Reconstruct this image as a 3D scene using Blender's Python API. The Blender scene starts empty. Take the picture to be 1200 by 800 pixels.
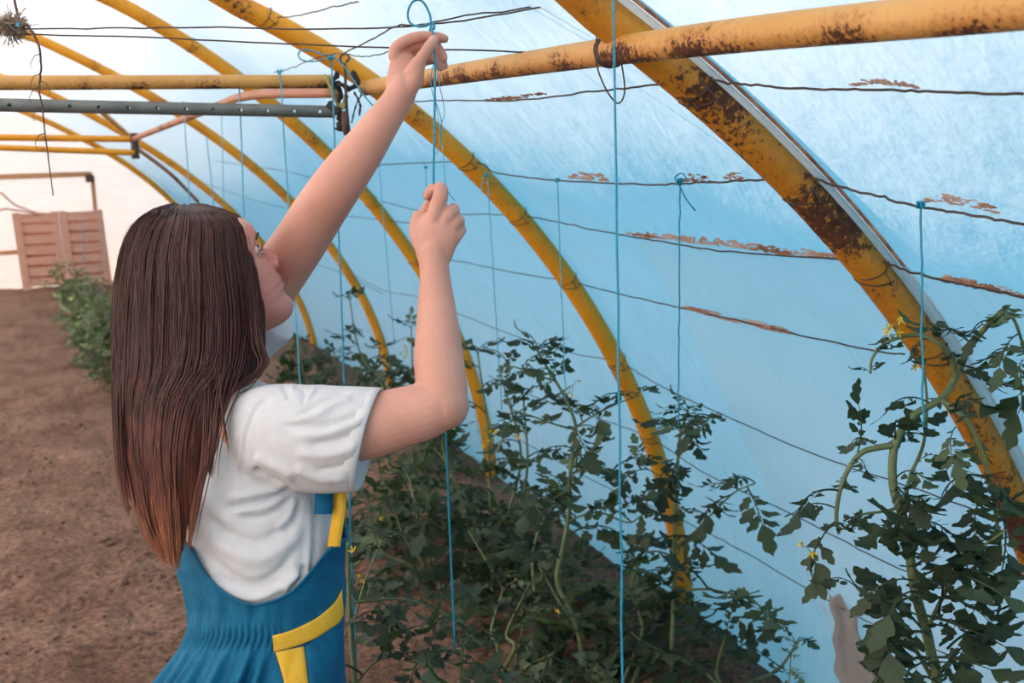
import bpy, bmesh, math, random
import numpy as np
from mathutils import Vector, Matrix

random.seed(7)
RNG = np.random.default_rng(7)
scene = bpy.context.scene
COL = scene.collection

# ------------------------------------------------------------------ camera, light, exposure
FPX = 1250.0                                   # focal length in pixels of the 1200 x 800 frame
EYE = np.array([0.0, 0.0, 1.70])
YAW, PITCH, ROLL = 0.37, 0.16, -0.035


def cam_axes():
    f = np.array([math.sin(YAW) * math.cos(PITCH), math.cos(YAW) * math.cos(PITCH), -math.sin(PITCH)])
    r = np.array([math.cos(YAW), -math.sin(YAW), 0.0])
    u = np.cross(r, f)
    return (math.cos(ROLL) * r + math.sin(ROLL) * u, -math.sin(ROLL) * r + math.cos(ROLL) * u, f)


CR, CU, CF = cam_axes()
cam_data = bpy.data.cameras.new('camera')
cam_data.sensor_width = 36.0
cam_data.lens = FPX * 36.0 / 1200.0
cam_data.clip_start = 0.05
cam_data.dof.use_dof = True
cam_data.dof.focus_distance = 1.85
cam_data.dof.aperture_fstop = 6.3
cam = bpy.data.objects.new('camera', cam_data)
M = Matrix.Identity(4)
for i in range(3):
    M[i][0], M[i][1], M[i][2], M[i][3] = CR[i], CU[i], -CF[i], EYE[i]
cam.matrix_world = M
COL.objects.link(cam)
scene.camera = cam

world = bpy.data.worlds.new('sky')
scene.world = world
world.use_nodes = True
wn = world.node_tree
wn.nodes.clear()
w_out = wn.nodes.new('ShaderNodeOutputWorld')
w_bg = wn.nodes.new('ShaderNodeBackground')
w_tc = wn.nodes.new('ShaderNodeTexCoord')
w_sep = wn.nodes.new('ShaderNodeSeparateXYZ')
w_ramp = wn.nodes.new('ShaderNodeValToRGB')
w_ramp.color_ramp.elements[0].position = 0.0
w_ramp.color_ramp.elements[0].color = (0.17, 0.59, 0.81, 1)
w_ramp.color_ramp.elements[1].position = 0.7
w_ramp.color_ramp.elements[1].color = (0.10, 0.48, 0.78, 1)
wn.links.new(w_tc.outputs['Generated'], w_sep.inputs[0])
wn.links.new(w_sep.outputs['Z'], w_ramp.inputs[0])
wn.links.new(w_ramp.outputs[0], w_bg.inputs[0])
w_bg.inputs[1].default_value = 1.22
wn.links.new(w_bg.outputs[0], w_out.inputs[0])

sun_data = bpy.data.lights.new('sun', 'SUN')
sun_data.energy = 15.5
sun_data.color = (1.0, 0.74, 0.58)
sun_data.angle = math.radians(1.0)
sun = bpy.data.objects.new('sun', sun_data)
SUN_FROM = Vector((-0.62, 0.42, 0.66)).normalized()
sun.rotation_euler = SUN_FROM.to_track_quat('Z', 'Y').to_euler()
sun.location = (-6, 8, 8)
COL.objects.link(sun)

vs = scene.view_settings
vs.view_transform = 'Standard'
vs.look = 'None'
vs.gamma = 1.0
vs.use_curve_mapping = False
vs.exposure = 0.08
scene.cycles.max_bounces = 12
scene.cycles.diffuse_bounces = 6
scene.cycles.transmission_bounces = 8
scene.cycles.use_denoising = True

# ------------------------------------------------------------------ geometry helpers


def ray(px, py):
    return CF + ((px - 600) / FPX) * CR - ((py - 400) / FPX) * CU


def at_depth(px, py, d):
    return EYE + ray(px, py) * d


def at_y(px, py, y):
    d = ray(px, py)
    return EYE + d * ((y - EYE[1]) / d[1])


def at_z(px, py, z):
    d = ray(px, py)
    return EYE + d * ((z - EYE[2]) / d[2])


def at_x(px, py, x):
    d = ray(px, py)
    return EYE + d * ((x - EYE[0]) / d[0])


def project(P):
    q = np.asarray(P, float) - EYE
    d = q @ CF
    return 600 + FPX * (q @ CR) / d, 400 - FPX * (q @ CU) / d, d


def catmull(pts, n):
    """n samples of a centripetal-ish Catmull-Rom curve through pts (any dimension)"""
    P = np.asarray(pts, float)
    if len(P) == 2:
        t = np.linspace(0, 1, n)[:, None]
        return P[0] * (1 - t) + P[1] * t
    Q = np.vstack([2 * P[0] - P[1], P, 2 * P[-1] - P[-2]])
    m = len(P) - 1
    out = []
    for s in np.linspace(0, m, n):
        i = min(int(s), m - 1)
        t = s - i
        a, b, c, d = Q[i], Q[i + 1], Q[i + 2], Q[i + 3]
        out.append(0.5 * (2 * b + (c - a) * t + (2 * a - 5 * b + 4 * c - d) * t * t + (3 * b - a - 3 * c + d) * t ** 3))
    return np.array(out)


class MB:
    """collects vertices and faces, builds one mesh object"""

    def __init__(self):
        self.v = []
        self.f = []
        self.n = 0

    def add(self, verts, faces):
        b = self.n
        self.v.append(np.asarray(verts, float).reshape(-1, 3))
        self.n += len(self.v[-1])
        self.f.extend([tuple(i + b for i in f) for f in faces])

    def tube(self, pts, rad, seg=8, cap=True, flat=1.0, ref=None):
        P = np.asarray(pts, float)
        n = len(P)
        R = np.full(n, rad) if np.isscalar(rad) else np.asarray(rad, float)
        T = np.gradient(P, axis=0)
        T /= np.linalg.norm(T, axis=1)[:, None] + 1e-12
        up = np.array([0, 0, 1.0]) if ref is None else np.asarray(ref, float)
        if abs(T[0] @ up) > 0.95 and ref is None:
            up = np.array([1.0, 0.1, 0])
        A = up - T[0] * (T[0] @ up)
        A /= np.linalg.norm(A)
        rings = []
        ang = np.linspace(0, 2 * math.pi, seg, endpoint=False)
        ca, sa = np.cos(ang)[:, None], np.sin(ang)[:, None]
        for i in range(n):
            A = A - T[i] * (T[i] @ A)
            A /= np.linalg.norm(A) + 1e-12
            B = np.cross(T[i], A)
            rings.append(P[i] + R[i] * (ca * A + sa * B * flat))
        faces = []
        for i in range(n - 1):
            for k in range(seg):
                k2 = (k + 1) % seg
                faces.append((i * seg + k, i * seg + k2, (i + 1) * seg + k2, (i + 1) * seg + k))
        if cap:
            faces.append(tuple(range(seg))[::-1])
            faces.append(tuple((n - 1) * seg + k for k in range(seg)))
        self.add(np.vstack(rings), faces)

    def loft(self, rings, closed=True, cap=True):
        rings = [np.asarray(r, float) for r in rings]
        s = len(rings[0])
        faces = []
        for i in range(len(rings) - 1):
            for k in range(s if closed else s - 1):
                k2 = (k + 1) % s
                faces.append((i * s + k, i * s + k2, (i + 1) * s + k2, (i + 1) * s + k))
        if cap and closed:
            faces.append(tuple(range(s))[::-1])
            faces.append(tuple((len(rings) - 1) * s + k for k in range(s)))
        self.add(np.vstack(rings), faces)

    def box(self, c, size, rot=None):
        x, y, z = [s / 2 for s in size]
        V = np.array([(a * x, b * y, d * z) for a in (-1, 1) for b in (-1, 1) for d in (-1, 1)])
        if rot is not None:
            V = V @ np.array(rot).T
        self.add(V + np.asarray(c, float), [(0, 1, 3, 2), (4, 6, 7, 5), (0, 4, 5, 1), (2, 3, 7, 6), (0, 2, 6, 4), (1, 5, 7, 3)])

    def ball(self, c, r, seg=10, rings=7, scale=(1, 1, 1)):
        V = [(0, 0, 1)]
        for i in range(1, rings):
            th = math.pi * i / rings
            for k in range(seg):
                p = 2 * math.pi * k / seg
                V.append((math.sin(th) * math.cos(p), math.sin(th) * math.sin(p), math.cos(th)))
        V.append((0, 0, -1))
        V = np.array(V) * r * np.array(scale) + np.asarray(c, float)
        F = [(0, 1 + k, 1 + (k + 1) % seg) for k in range(seg)]
        for i in range(rings - 2):
            for k in range(seg):
                k2 = (k + 1) % seg
                F.append((1 + i * seg + k, 1 + (i + 1) * seg + k, 1 + (i + 1) * seg + k2, 1 + i * seg + k2))
        l = len(V) - 1
        b = 1 + (rings - 2) * seg
        F += [(l, b + (k + 1) % seg, b + k) for k in range(seg)]
        self.add(V, F)

    def mesh(self, name, m, smooth=True):
        me = bpy.data.meshes.new(name)
        V = np.vstack(self.v)
        me.from_pydata(V.tolist(), [], self.f)
        if m is not None:
            for k in (m if isinstance(m, (list, tuple)) else [m]):
                me.materials.append(k)
        if smooth:
            me.polygons.foreach_set('use_smooth', [True] * len(me.polygons))
        me.update()
        return me

    def build(self, name, m, parent=None, smooth=True, origin=None):
        if origin is not None:
            o3 = np.asarray(origin, float)
            self.v = [v - o3 for v in self.v]
        o = bpy.data.objects.new(name, self.mesh(name, m, smooth))
        COL.objects.link(o)
        if parent is not None:
            o.parent = parent
        elif origin is not None:
            o.location = tuple(o3)
        return o


def tag(o, label=None, cat=None, group=None, kind=None):
    if label:
        o['label'] = label
    if cat:
        o['category'] = cat
    if group:
        o['group'] = group
    if kind:
        o['kind'] = kind
    return o


def empty(name, loc, label, cat, group=None):
    o = bpy.data.objects.new(name, None)
    o.empty_display_size = 0.1
    o.location = tuple(float(v) for v in loc)
    COL.objects.link(o)
    return tag(o, label, cat, group)


def under(root, mb, name, m, smooth=True):
    """build mb (world coordinates) as a part of an unrotated root"""
    L = np.array(root.location)
    p = root.parent
    while p is not None:
        L = L + np.array(p.location)
        p = p.parent
    mb.v = [v - L for v in mb.v]
    return mb.build(name, m, root, smooth)


# value noise for shaping meshes
def vnoise(x, y, seed=0):
    def h(i, j):
        n = np.sin(i * 127.1 + j * 311.7 + seed * 74.7) * 43758.5453
        return n - np.floor(n)
    xi, yi = np.floor(x), np.floor(y)
    u, v = x - xi, y - yi
    u, v = u * u * (3 - 2 * u), v * v * (3 - 2 * v)
    return (h(xi, yi) * (1 - u) + h(xi + 1, yi) * u) * (1 - v) + (h(xi, yi + 1) * (1 - u) + h(xi + 1, yi + 1) * u) * v


def fbm(x, y, oct=4, seed=0):
    s, a, t = 0, 0.5, 0
    for k in range(oct):
        s = s + a * (vnoise(x * 2 ** k, y * 2 ** k, seed + k) - 0.5)
        a *= 0.5
    return s


# ------------------------------------------------------------------ materials
def new_mat(name):
    m = bpy.data.materials.new(name)
    m.use_nodes = True
    nt = m.node_tree
    nt.nodes.clear()
    return m, nt, nt.nodes.new('ShaderNodeOutputMaterial')


def N(nt, kind, **kw):
    n = nt.nodes.new(kind)
    for k, v in kw.items():
        if k.startswith('i_'):
            key = k[2:].replace('_', ' ')
            n.inputs[key].default_value = v
        else:
            setattr(n, k, v)
    return n


def ramp(nt, stops, src=None):
    r = nt.nodes.new('ShaderNodeValToRGB')
    e = r.color_ramp.elements
    while len(e) < len(stops):
        e.new(0.5)
    for k, (p, c) in enumerate(stops):
        e[k].position = p
        e[k].color = tuple(c) + (1,) if len(c) == 3 else c
    if src is not None:
        nt.links.new(src, r.inputs[0])
    return r


def coords(nt, scale=(1, 1, 1), kind='Object', rot=(0, 0, 0)):
    tc = nt.nodes.new('ShaderNodeTexCoord')
    mp = nt.nodes.new('ShaderNodeMapping')
    mp.inputs['Scale'].default_value = scale
    mp.inputs['Rotation'].default_value = rot
    nt.links.new(tc.outputs[kind], mp.inputs[0])
    return mp.outputs[0]


def noise(nt, vec, scale, detail=5, rough=0.55):
    n = N(nt, 'ShaderNodeTexNoise')
    n.inputs['Scale'].default_value = scale
    n.inputs['Detail'].default_value = detail
    n.inputs['Roughness'].default_value = rough
    nt.links.new(vec, n.inputs['Vector'])
    return n.outputs['Fac']


def mixc(nt, fac, a, b, mode='MIX'):
    m = nt.nodes.new('ShaderNodeMix')
    m.data_type = 'RGBA'
    m.blend_type = mode
    for sock, val in ((m.inputs[0], fac), (m.inputs[6], a), (m.inputs[7], b)):
        if isinstance(val, (int, float)):
            sock.default_value = val
        elif isinstance(val, tuple):
            sock.default_value = val + (1,) if len(val) == 3 else val
        else:
            nt.links.new(val, sock)
    return m.outputs[2]


def bump(nt, h, strength=0.3, dist=0.01):
    b = nt.nodes.new('ShaderNodeBump')
    b.inputs['Strength'].default_value = strength
    b.inputs['Distance'].default_value = dist
    nt.links.new(h, b.inputs['Height'])
    return b.outputs[0]


def principled(nt, out, color, rough=0.6, normal=None, **kw):
    p = nt.nodes.new('ShaderNodeBsdfPrincipled')
    if isinstance(color, tuple):
        p.inputs['Base Color'].default_value = color + (1,)
    else:
        nt.links.new(color, p.inputs['Base Color'])
    if isinstance(rough, (int, float)):
        p.inputs['Roughness'].default_value = rough
    else:
        nt.links.new(rough, p.inputs['Roughness'])
    if normal is not None:
        nt.links.new(normal, p.inputs['Normal'])
    for k, v in kw.items():
        p.inputs[k.replace('_', ' ')].default_value = v
    nt.links.new(p.outputs[0], out.inputs[0])
    return p


def simple_mat(name, c1, c2, scale=20, rough=0.6, bmp=0.2, bdist=0.003, vec=None, **kw):
    m, nt, out = new_mat(name)
    v = coords(nt, vec or (1, 1, 1))
    f = noise(nt, v, scale)
    col = ramp(nt, [(0.35, c1), (0.65, c2)], f).outputs[0]
    principled(nt, out, col, rough, bump(nt, noise(nt, v, scale * 2.5), bmp, bdist), **kw)
    return m


def pipe_mat(name, paint_a, paint_b, rust_amt, rust_scale=9.0, low_side=0.0):
    """painted steel pipe with flaking rust; low_side pushes the rust to the underside"""
    m, nt, out = new_mat(name)
    v = coords(nt)
    big = noise(nt, v, rust_scale * 0.5, 3, 0.5)
    fine = noise(nt, v, rust_scale * 9, 6, 0.75)
    add = N(nt, 'ShaderNodeMath', operation='MULTIPLY_ADD')
    nt.links.new(fine, add.inputs[0])
    add.inputs[1].default_value = 0.95
    nt.links.new(big, add.inputs[2])
    src = add.outputs[0]
    if low_side:
        g = nt.nodes.new('ShaderNodeNewGeometry')
        sep = nt.nodes.new('ShaderNodeSeparateXYZ')
        nt.links.new(g.outputs['Normal'], sep.inputs[0])
        mm = N(nt, 'ShaderNodeMath', operation='MULTIPLY_ADD')
        nt.links.new(sep.outputs['Z'], mm.inputs[0])
        mm.inputs[1].default_value = -low_side
        nt.links.new(src, mm.inputs[2])
        src = mm.outputs[0]
    half = N(nt, 'ShaderNodeMath', operation='MULTIPLY')
    nt.links.new(src, half.inputs[0])
    half.inputs[1].default_value = 0.5
    src = half.outputs[0]
    thr = 0.5 * (0.975 + (0.19 - rust_amt) * 1.25)
    mask = ramp(nt, [(thr - 0.012, (0, 0, 0)), (thr + 0.012, (1, 1, 1))], src).outputs[0]
    halo = ramp(nt, [(thr - 0.10, (0, 0, 0)), (thr + 0.01, (0.75, 0.75, 0.75))], src).outputs[0]
    paint = ramp(nt, [(0.3, paint_a), (0.7, paint_b)], noise(nt, v, 5, 4)).outputs[0]
    stained = mixc(nt, halo, paint, (0.36, 0.13, 0.02))
    rust = ramp(nt, [(0.3, (0.035, 0.012, 0.008)), (0.7, (0.13, 0.045, 0.02))], noise(nt, v, 60)).outputs[0]
    col = mixc(nt, mask, stained, rust)
    rgh = mixc(nt, mask, (0.5, 0.5, 0.5), (0.9, 0.9, 0.9))
    principled(nt, out, col, rgh, bump(nt, src, 0.35, 0.004), Specular_IOR_Level=0.35)
    return m


MAT = {}
MAT['yellow'] = pipe_mat('yellow painted steel', (0.78, 0.34, 0.018), (0.66, 0.27, 0.012), 0.0)
MAT['yellow_rusty'] = pipe_mat('yellow painted steel flaking to rust', (0.62, 0.27, 0.02), (0.50, 0.19, 0.012), 0.155)
MAT['yellow_pale'] = pipe_mat('faded yellow painted steel', (0.66, 0.36, 0.12), (0.58, 0.28, 0.07), 0.06, 14, 0.14)
MAT['red_pipe'] = pipe_mat('reddish primer pipe', (0.42, 0.17, 0.10), (0.50, 0.22, 0.13), 0.06)
MAT['grey_pipe'] = simple_mat('dull grey galvanised steel', (0.13, 0.14, 0.13), (0.19, 0.20, 0.18), 14, 0.55, Metallic=0.3)
MAT['wire'] = simple_mat('dark rusty wire', (0.045, 0.03, 0.025), (0.10, 0.06, 0.045), 40, 0.7)
MAT['string'] = simple_mat('teal polypropylene twine', (0.005, 0.20, 0.33), (0.012, 0.30, 0.44), 200, 0.5)
MAT['string_pale'] = simple_mat('faded pale teal twine', (0.10, 0.42, 0.52), (0.06, 0.34, 0.47), 200, 0.5)
MAT['wood'] = simple_mat('reddish weathered wood', (0.68, 0.34, 0.24), (0.84, 0.50, 0.38), 7, 0.8, 0.4, vec=(1, 8, 8))
MAT['timber'] = simple_mat('orange brown timber', (0.50, 0.25, 0.12), (0.62, 0.34, 0.18), 6, 0.8, vec=(1, 6, 6))
MAT['twig'] = simple_mat('dry brown twig', (0.06, 0.035, 0.03), (0.13, 0.075, 0.055), 60, 0.85)
MAT['straw'] = simple_mat('dry grey brown roots', (0.30, 0.21, 0.15), (0.50, 0.39, 0.29), 50, 0.9)
MAT['tape'] = simple_mat('faded olive cloth strip', (0.30, 0.26, 0.08), (0.42, 0.37, 0.15), 30, 0.8)
MAT['dark_cloth'] = simple_mat('dark dirty cloth strip', (0.02, 0.016, 0.015), (0.05, 0.04, 0.035), 30, 0.9)


def film_mat(name, tint, dirt, diff=0.17, clear=0.0):
    m, nt, out = new_mat(name)
    v = coords(nt)
    # diagonal creases in the sheet, fine relief plus paler and darker tint streaks
    vs1 = coords(nt, (0.7, 2.4, 2.4), rot=(0.75, 0.2, 0.1))
    vs2 = coords(nt, (1.0, 9.0, 2.0), rot=(0.75, 0.0, 0.0))
    s1 = noise(nt, vs1, 3.0, 5, 0.6)
    s2 = noise(nt, vs2, 5.0, 4, 0.6)
    big = noise(nt, v, 1.3, 3, 0.5)
    c = ramp(nt, [(0.30, tuple(0.95 * k for k in tint)), (0.60, tint), (0.78, tuple(min(0.98, 1.03 * k + 0.01) for k in tint))], s1).outputs[0]
    c = mixc(nt, ramp(nt, [(0.45, (0, 0, 0)), (0.72, (0.6, 0.6, 0.6))], s2).outputs[0], c, tuple(min(0.98, k * 1.05 + 0.03) for k in tint))
    c = mixc(nt, ramp(nt, [(0.30, (0.5, 0.5, 0.5)), (0.40, (0, 0, 0))], noise(nt, coords(nt, (1.0, 14.0, 1.2), rot=(0.35, 0.0, 0.25)), 3.0, 4, 0.65)).outputs[0], c, tuple(0.80 * k for k in tint))
    spots = ramp(nt, [(0.66, (0, 0, 0)), (0.74, (1, 1, 1))], noise(nt, v, 7.0, 6, 0.7)).outputs[0]
    c = mixc(nt, mixc(nt, dirt, (0, 0, 0), spots), c, (0.42, 0.36, 0.33))
    bp = bump(nt, s1, 0.22, 0.02)
    t = nt.nodes.new('ShaderNodeBsdfTranslucent')
    d = nt.nodes.new('ShaderNodeBsdfDiffuse')
    g = nt.nodes.new('ShaderNodeBsdfGlossy')
    g.inputs['Roughness'].default_value = 0.35
    for n in (t, d):
        nt.links.new(c, n.inputs['Color'])
    for n in (t, d, g):
        nt.links.new(bp, n.inputs['Normal'])
    mx = nt.nodes.new('ShaderNodeMixShader')
    mx.inputs[0].default_value = diff
    nt.links.new(t.outputs[0], mx.inputs[1])
    nt.links.new(d.outputs[0], mx.inputs[2])
    m2 = nt.nodes.new('ShaderNodeMixShader')
    m2.inputs[0].default_value = 0.04
    nt.links.new(mx.outputs[0], m2.inputs[1])
    nt.links.new(g.outputs[0], m2.inputs[2])
    if clear:
        tr = nt.nodes.new('ShaderNodeBsdfTransparent')
        m3 = nt.nodes.new('ShaderNodeMixShader')
        m3.inputs[0].default_value = clear
        nt.links.new(m2.outputs[0], m3.inputs[1])
        nt.links.new(tr.outputs[0], m3.inputs[2])
        m2 = m3
    nt.links.new(m2.outputs[0], out.inputs[0])
    return m


MAT['film'] = film_mat('milky polythene film', (0.87, 0.90, 0.90), 0.25)
MAT['film2'] = film_mat('older cloudy polythene film', (0.95, 0.96, 0.96), 0.6, 0.22, 0.5)
MAT['film_end'] = film_mat('milky polythene end sheet', (0.84, 0.80, 0.76), 0.2)


def soil_mat():
    m, nt, out = new_mat('dry brown soil')
    v = coords(nt)
    a = noise(nt, v, 2.2, 4)
    b = noise(nt, v, 38, 8, 0.7)
    c = ramp(nt, [(0.3, (0.21, 0.112, 0.076)), (0.7, (0.36, 0.215, 0.152))], a).outputs[0]
    c2 = ramp(nt, [(0.36, (0.42, 0.42, 0.42)), (0.52, (1, 1, 1)), (0.68, (1.75, 1.65, 1.58))], b).outputs[0]  # lump shading put into the colour: darker hollows, brighter crests
    col = mixc(nt, 1.0, c, c2, 'MULTIPLY')
    straw = ramp(nt, [(0.70, (0, 0, 0)), (0.735, (1, 1, 1))], noise(nt, coords(nt, (1, 3.5, 1), rot=(0, 0, 0.8)), 30, 3, 0.5)).outputs[0]
    col = mixc(nt, mixc(nt, 0.45, (0, 0, 0), straw), col, (0.36, 0.26, 0.18))
    principled(nt, out, col, 0.95, bump(nt, b, 1.0, 0.03), Specular_IOR_Level=0.15)
    return m


MAT['soil'] = soil_mat()
MAT['rust_stain'] = simple_mat('flaking rust and brown dirt', (0.22, 0.08, 0.04), (0.50, 0.30, 0.20), 25, 0.9)
MAT['rust_pale'] = simple_mat('pale pinkish dirt crust', (0.45, 0.27, 0.21), (0.62, 0.50, 0.45), 18, 0.9)

# ------------------------------------------------------------------ the tunnel: arches and film
XC = -1.6                                       # tunnel axis
PIPE_R = 0.032
ARCH_PX = {
    'D': [(691, 9), (775, 70), (831, 112), (901, 187), (937, 221), (1012, 311), (1061, 371), (1121, 450), (1182, 578)],
    'C': [(272, 0), (317, 25), (358, 52), (546, 191), (610, 255), (662, 322), (696, 371), (720, 416), (742, 465), (758, 501), (779, 580), (797, 658), (805, 716)],
    'B': [(143, 5), (167, 18), (197, 37), (225, 55), (258, 77), (310, 117), (377, 176), (424, 219), (472, 287), (479, 292), (544, 412), (555, 453), (568, 510), (578, 549)],
    'A': [(42, 43), (77, 62), (117, 82), (167, 107), (236, 149), (287, 187), (320, 216), (391, 297), (420, 339), (437, 375), (450, 411)],
    'Z': [(55, 108), (70, 115), (101, 133), (153, 162), (190, 185), (261, 234), (297, 274), (346, 346), (362, 388), (372, 414)],
    'Y': [(88, 156), (155, 203), (197, 231), (209, 240)],
}
ARCH_Y = {'D': 1.54, 'C': 3.23, 'B': 5.20, 'A': 7.60, 'Z': 10.40, 'Y': 12.90}
END_Y = 19.8
polar = {}
allp = [(math.pi / 2, 2.86, 4.0), (0.0, 3.52, 4.0)]
for k, pts in ARCH_PX.items():
    q = []
    for (a, b) in pts:
        P = at_y(a, b, ARCH_Y[k])
        q.append((math.atan2(P[2], P[0] - XC), math.hypot(P[2], P[0] - XC)))
    polar[k] = np.array(q)
    if k in 'DCBA':
        allp += [(t, r, 1.0) for t, r in q]
allp = np.array(allp)
BAS = lambda t: np.stack([(math.pi / 2 - t) ** (2 * i) for i in range(4)], -1)
Wt = allp[:, 2:3]
COM = np.linalg.lstsq(BAS(allp[:, 0]) * Wt, allp[:, 1] * Wt[:, 0], rcond=None)[0]


def common_r(t):
    t = np.asarray(t, float)
    t = np.where(t > math.pi / 2, math.pi - t, t)
    return BAS(t) @ COM


CORR = {}
for k, q in polar.items():
    d = q[:, 1] - common_r(q[:, 0])
    lo, hi = q[:, 0].min(), q[:, 0].max()
    deg = 3 if len(q) > 6 else 1
    CORR[k] = (np.polyfit(q[:, 0], d, deg), lo, hi)


def arch_r(k, t):
    if k is None:
        return common_r(t)
    c, lo, hi = CORR[k]
    t = np.asarray(t, float)
    tt = np.clip(t, lo, hi)
    fade = np.clip(1 - (t - hi) / 0.9, 0, 1)
    return common_r(t) + np.polyval(c, tt) * fade


SECT = [(-4.0, None), (-2.2, None), (-0.3, None)] + [(ARCH_Y[k], k) for k in 'DCBAZY'] + [(15.4, None), (17.7, None), (END_Y, None)]
SY = np.array([s[0] for s in SECT])


def film_r(t, y):
    i = int(np.clip(np.searchsorted(SY, y) - 1, 0, len(SY) - 2))
    u = (y - SY[i]) / (SY[i + 1] - SY[i])
    return arch_r(SECT[i][1], t) * (1 - u) + arch_r(SECT[i + 1][1], t) * u


def film_point(t, y, off=0.035):
    r = film_r(t, y) + off
    return np.array([XC + r * math.cos(t), y, r * math.sin(t)])


def film_hit(px, py, off=0.0):
    """where the line of sight through a pixel meets the film (moved inwards for negative off)"""
    d = ray(px, py)
    lo, hi = 0.3, 40.0
    for s in np.linspace(0.3, 25, 400):
        P = EYE + d * s
        t = math.atan2(max(P[2], 0), P[0] - XC)
        if math.hypot(P[0] - XC, P[2]) > float(film_r(t, P[1])) + 0.035 + off:
            hi = s
            break
        lo = s
    for _ in range(25):
        s = (lo + hi) / 2
        P = EYE + d * s
        t = math.atan2(max(P[2], 0), P[0] - XC)
        if math.hypot(P[0] - XC, P[2]) > float(film_r(t, P[1])) + 0.035 + off:
            hi = s
        else:
            lo = s
    return EYE + d * lo


# film skin over all arches, slightly slack between them
TH = np.linspace(0.0, math.pi, 141)
ys = []
for i in range(len(SY) - 1):
    n = 10 if SY[i] < 8 else 5
    ys += list(np.linspace(SY[i], SY[i + 1], n, endpoint=False))
ys.append(SY[-1])
rings = []
for y in ys:
    i = int(np.clip(np.searchsorted(SY, y) - 1, 0, len(SY) - 2))
    u = (y - SY[i]) / (SY[i + 1] - SY[i])
    u = min(max(u, 0), 1)
    r = film_r(TH, y) + 0.036
    slack = math.sin(math.pi * u) * (0.022 * fbm(TH * 7, np.full_like(TH, y * 2.3), 3, 5) + 0.006)
    r = r + slack
    P = np.stack([XC + r * np.cos(TH), np.full_like(r, y), r * np.sin(TH)], -1)
    P[0, 2] = P[-1, 2] = -0.12
    rings.append(P)
mb = MB()
mb.loft(rings, closed=False)
film = mb.build('ceiling', MAT['film'])
tag(film, 'milky translucent plastic film stretched over the arches of the tunnel', kind='structure')

# end wall of the same film, and the matching wall behind the camera
for nm, y, lab in (('wall_back', END_Y, 'pale plastic end wall of the tunnel behind the pallets'), ('wall_front', -4.0, 'plastic end wall behind the viewer')):
    r = film_r(TH, y) + 0.03
    mb = MB()
    c = np.array([XC, y, 1.2])
    outer = np.stack([XC + r * np.cos(TH), np.full_like(r, y), r * np.sin(TH)], -1)
    mb.loft([c + (outer - c) * s for s in (0.02, 0.35, 0.7, 1.0)], closed=False, cap=False)
    mb.add([outer[0], outer[-1], c, (outer[0][0], y, -0.05), (outer[-1][0], y, -0.05)], [(0, 2, 1), (0, 1, 4, 3)])
    tag(mb.build(nm, MAT['film_end']), lab, kind='structure')

# ---------------------------------------------------------------- ground
def ground_z(x, y):
    x = np.asarray(x, float)
    y = np.asarray(y, float)
    bed = 0.13 * np.exp(-((x - 1.65) / 0.34) ** 2) + 0.05 * np.exp(-((x - 0.95) / 0.45) ** 2)
    und = 0.05 * fbm(x * 1.3, y * 1.3, 3, 2) + 0.06 * fbm(x * 5.5, y * 5.5, 4, 9) + 0.04 * fbm(x * 15, y * 15, 3, 4)
    return bed + und - 0.005


xs = np.concatenate([np.linspace(-6.0, -1.2, 40, endpoint=False), np.linspace(-1.2, 2.25, 150), np.linspace(2.4, 6, 8)])
yy = np.concatenate([np.linspace(-4.5, 1.2, 14, endpoint=False), np.linspace(1.2, 5.0, 190, endpoint=False), np.linspace(5.0, 10, 90, endpoint=False), np.linspace(10, 21, 60)])
gx, gy = np.meshgrid(xs, yy)
gz = ground_z(gx, gy)
mb = MB()
nx = len(xs)
F = [(j * nx + i, j * nx + i + 1, (j + 1) * nx + i + 1, (j + 1) * nx + i) for j in range(len(yy) - 1) for i in range(nx - 1)]
mb.add(np.stack([gx, gy, gz], -1).reshape(-1, 3), F)
floor = mb.build('floor', MAT['soil'])
tag(floor, 'dry trodden brown soil of the path and bed', kind='structure')

# loose clods on the path and the bed
ico = bmesh.new()
bmesh.ops.create_icosphere(ico, subdivisions=1, radius=1.0)
icv = np.array([v.co[:] for v in ico.verts])
icf = [tuple(v.index for v in f.verts) for f in ico.faces]
ico.free()
mb = MB()
for k in range(3400):
    y = 1.3 + 7.5 * RNG.random() ** 1.7
    x = RNG.uniform(-1.1, 1.95)
    s = 0.0045 * math.exp(RNG.normal(0, 0.55))
    if RNG.random() < 0.06:
        s *= 2.2
    V = icv * (1 + 0.35 * RNG.normal(size=(len(icv), 1))) * s * np.array([1.2, 1.2, 0.8])
    mb.add(V + np.array([x, y, float(ground_z(x, y)) + s * 0.3]), icf)
clods = mb.build('soil_clods', MAT['soil'], smooth=False)
tag(clods, 'small loose clods scattered over the brown soil', 'soil', kind='stuff')

# ---------------------------------------------------------------- arch pipes
def arch_points(k, t0, t1, n):
    T = np.linspace(t0, t1, n)
    r = arch_r(k, T)
    return np.stack([XC + r * np.cos(T), np.full(n, ARCH_Y[k]), r * np.sin(T)], -1), T


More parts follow.
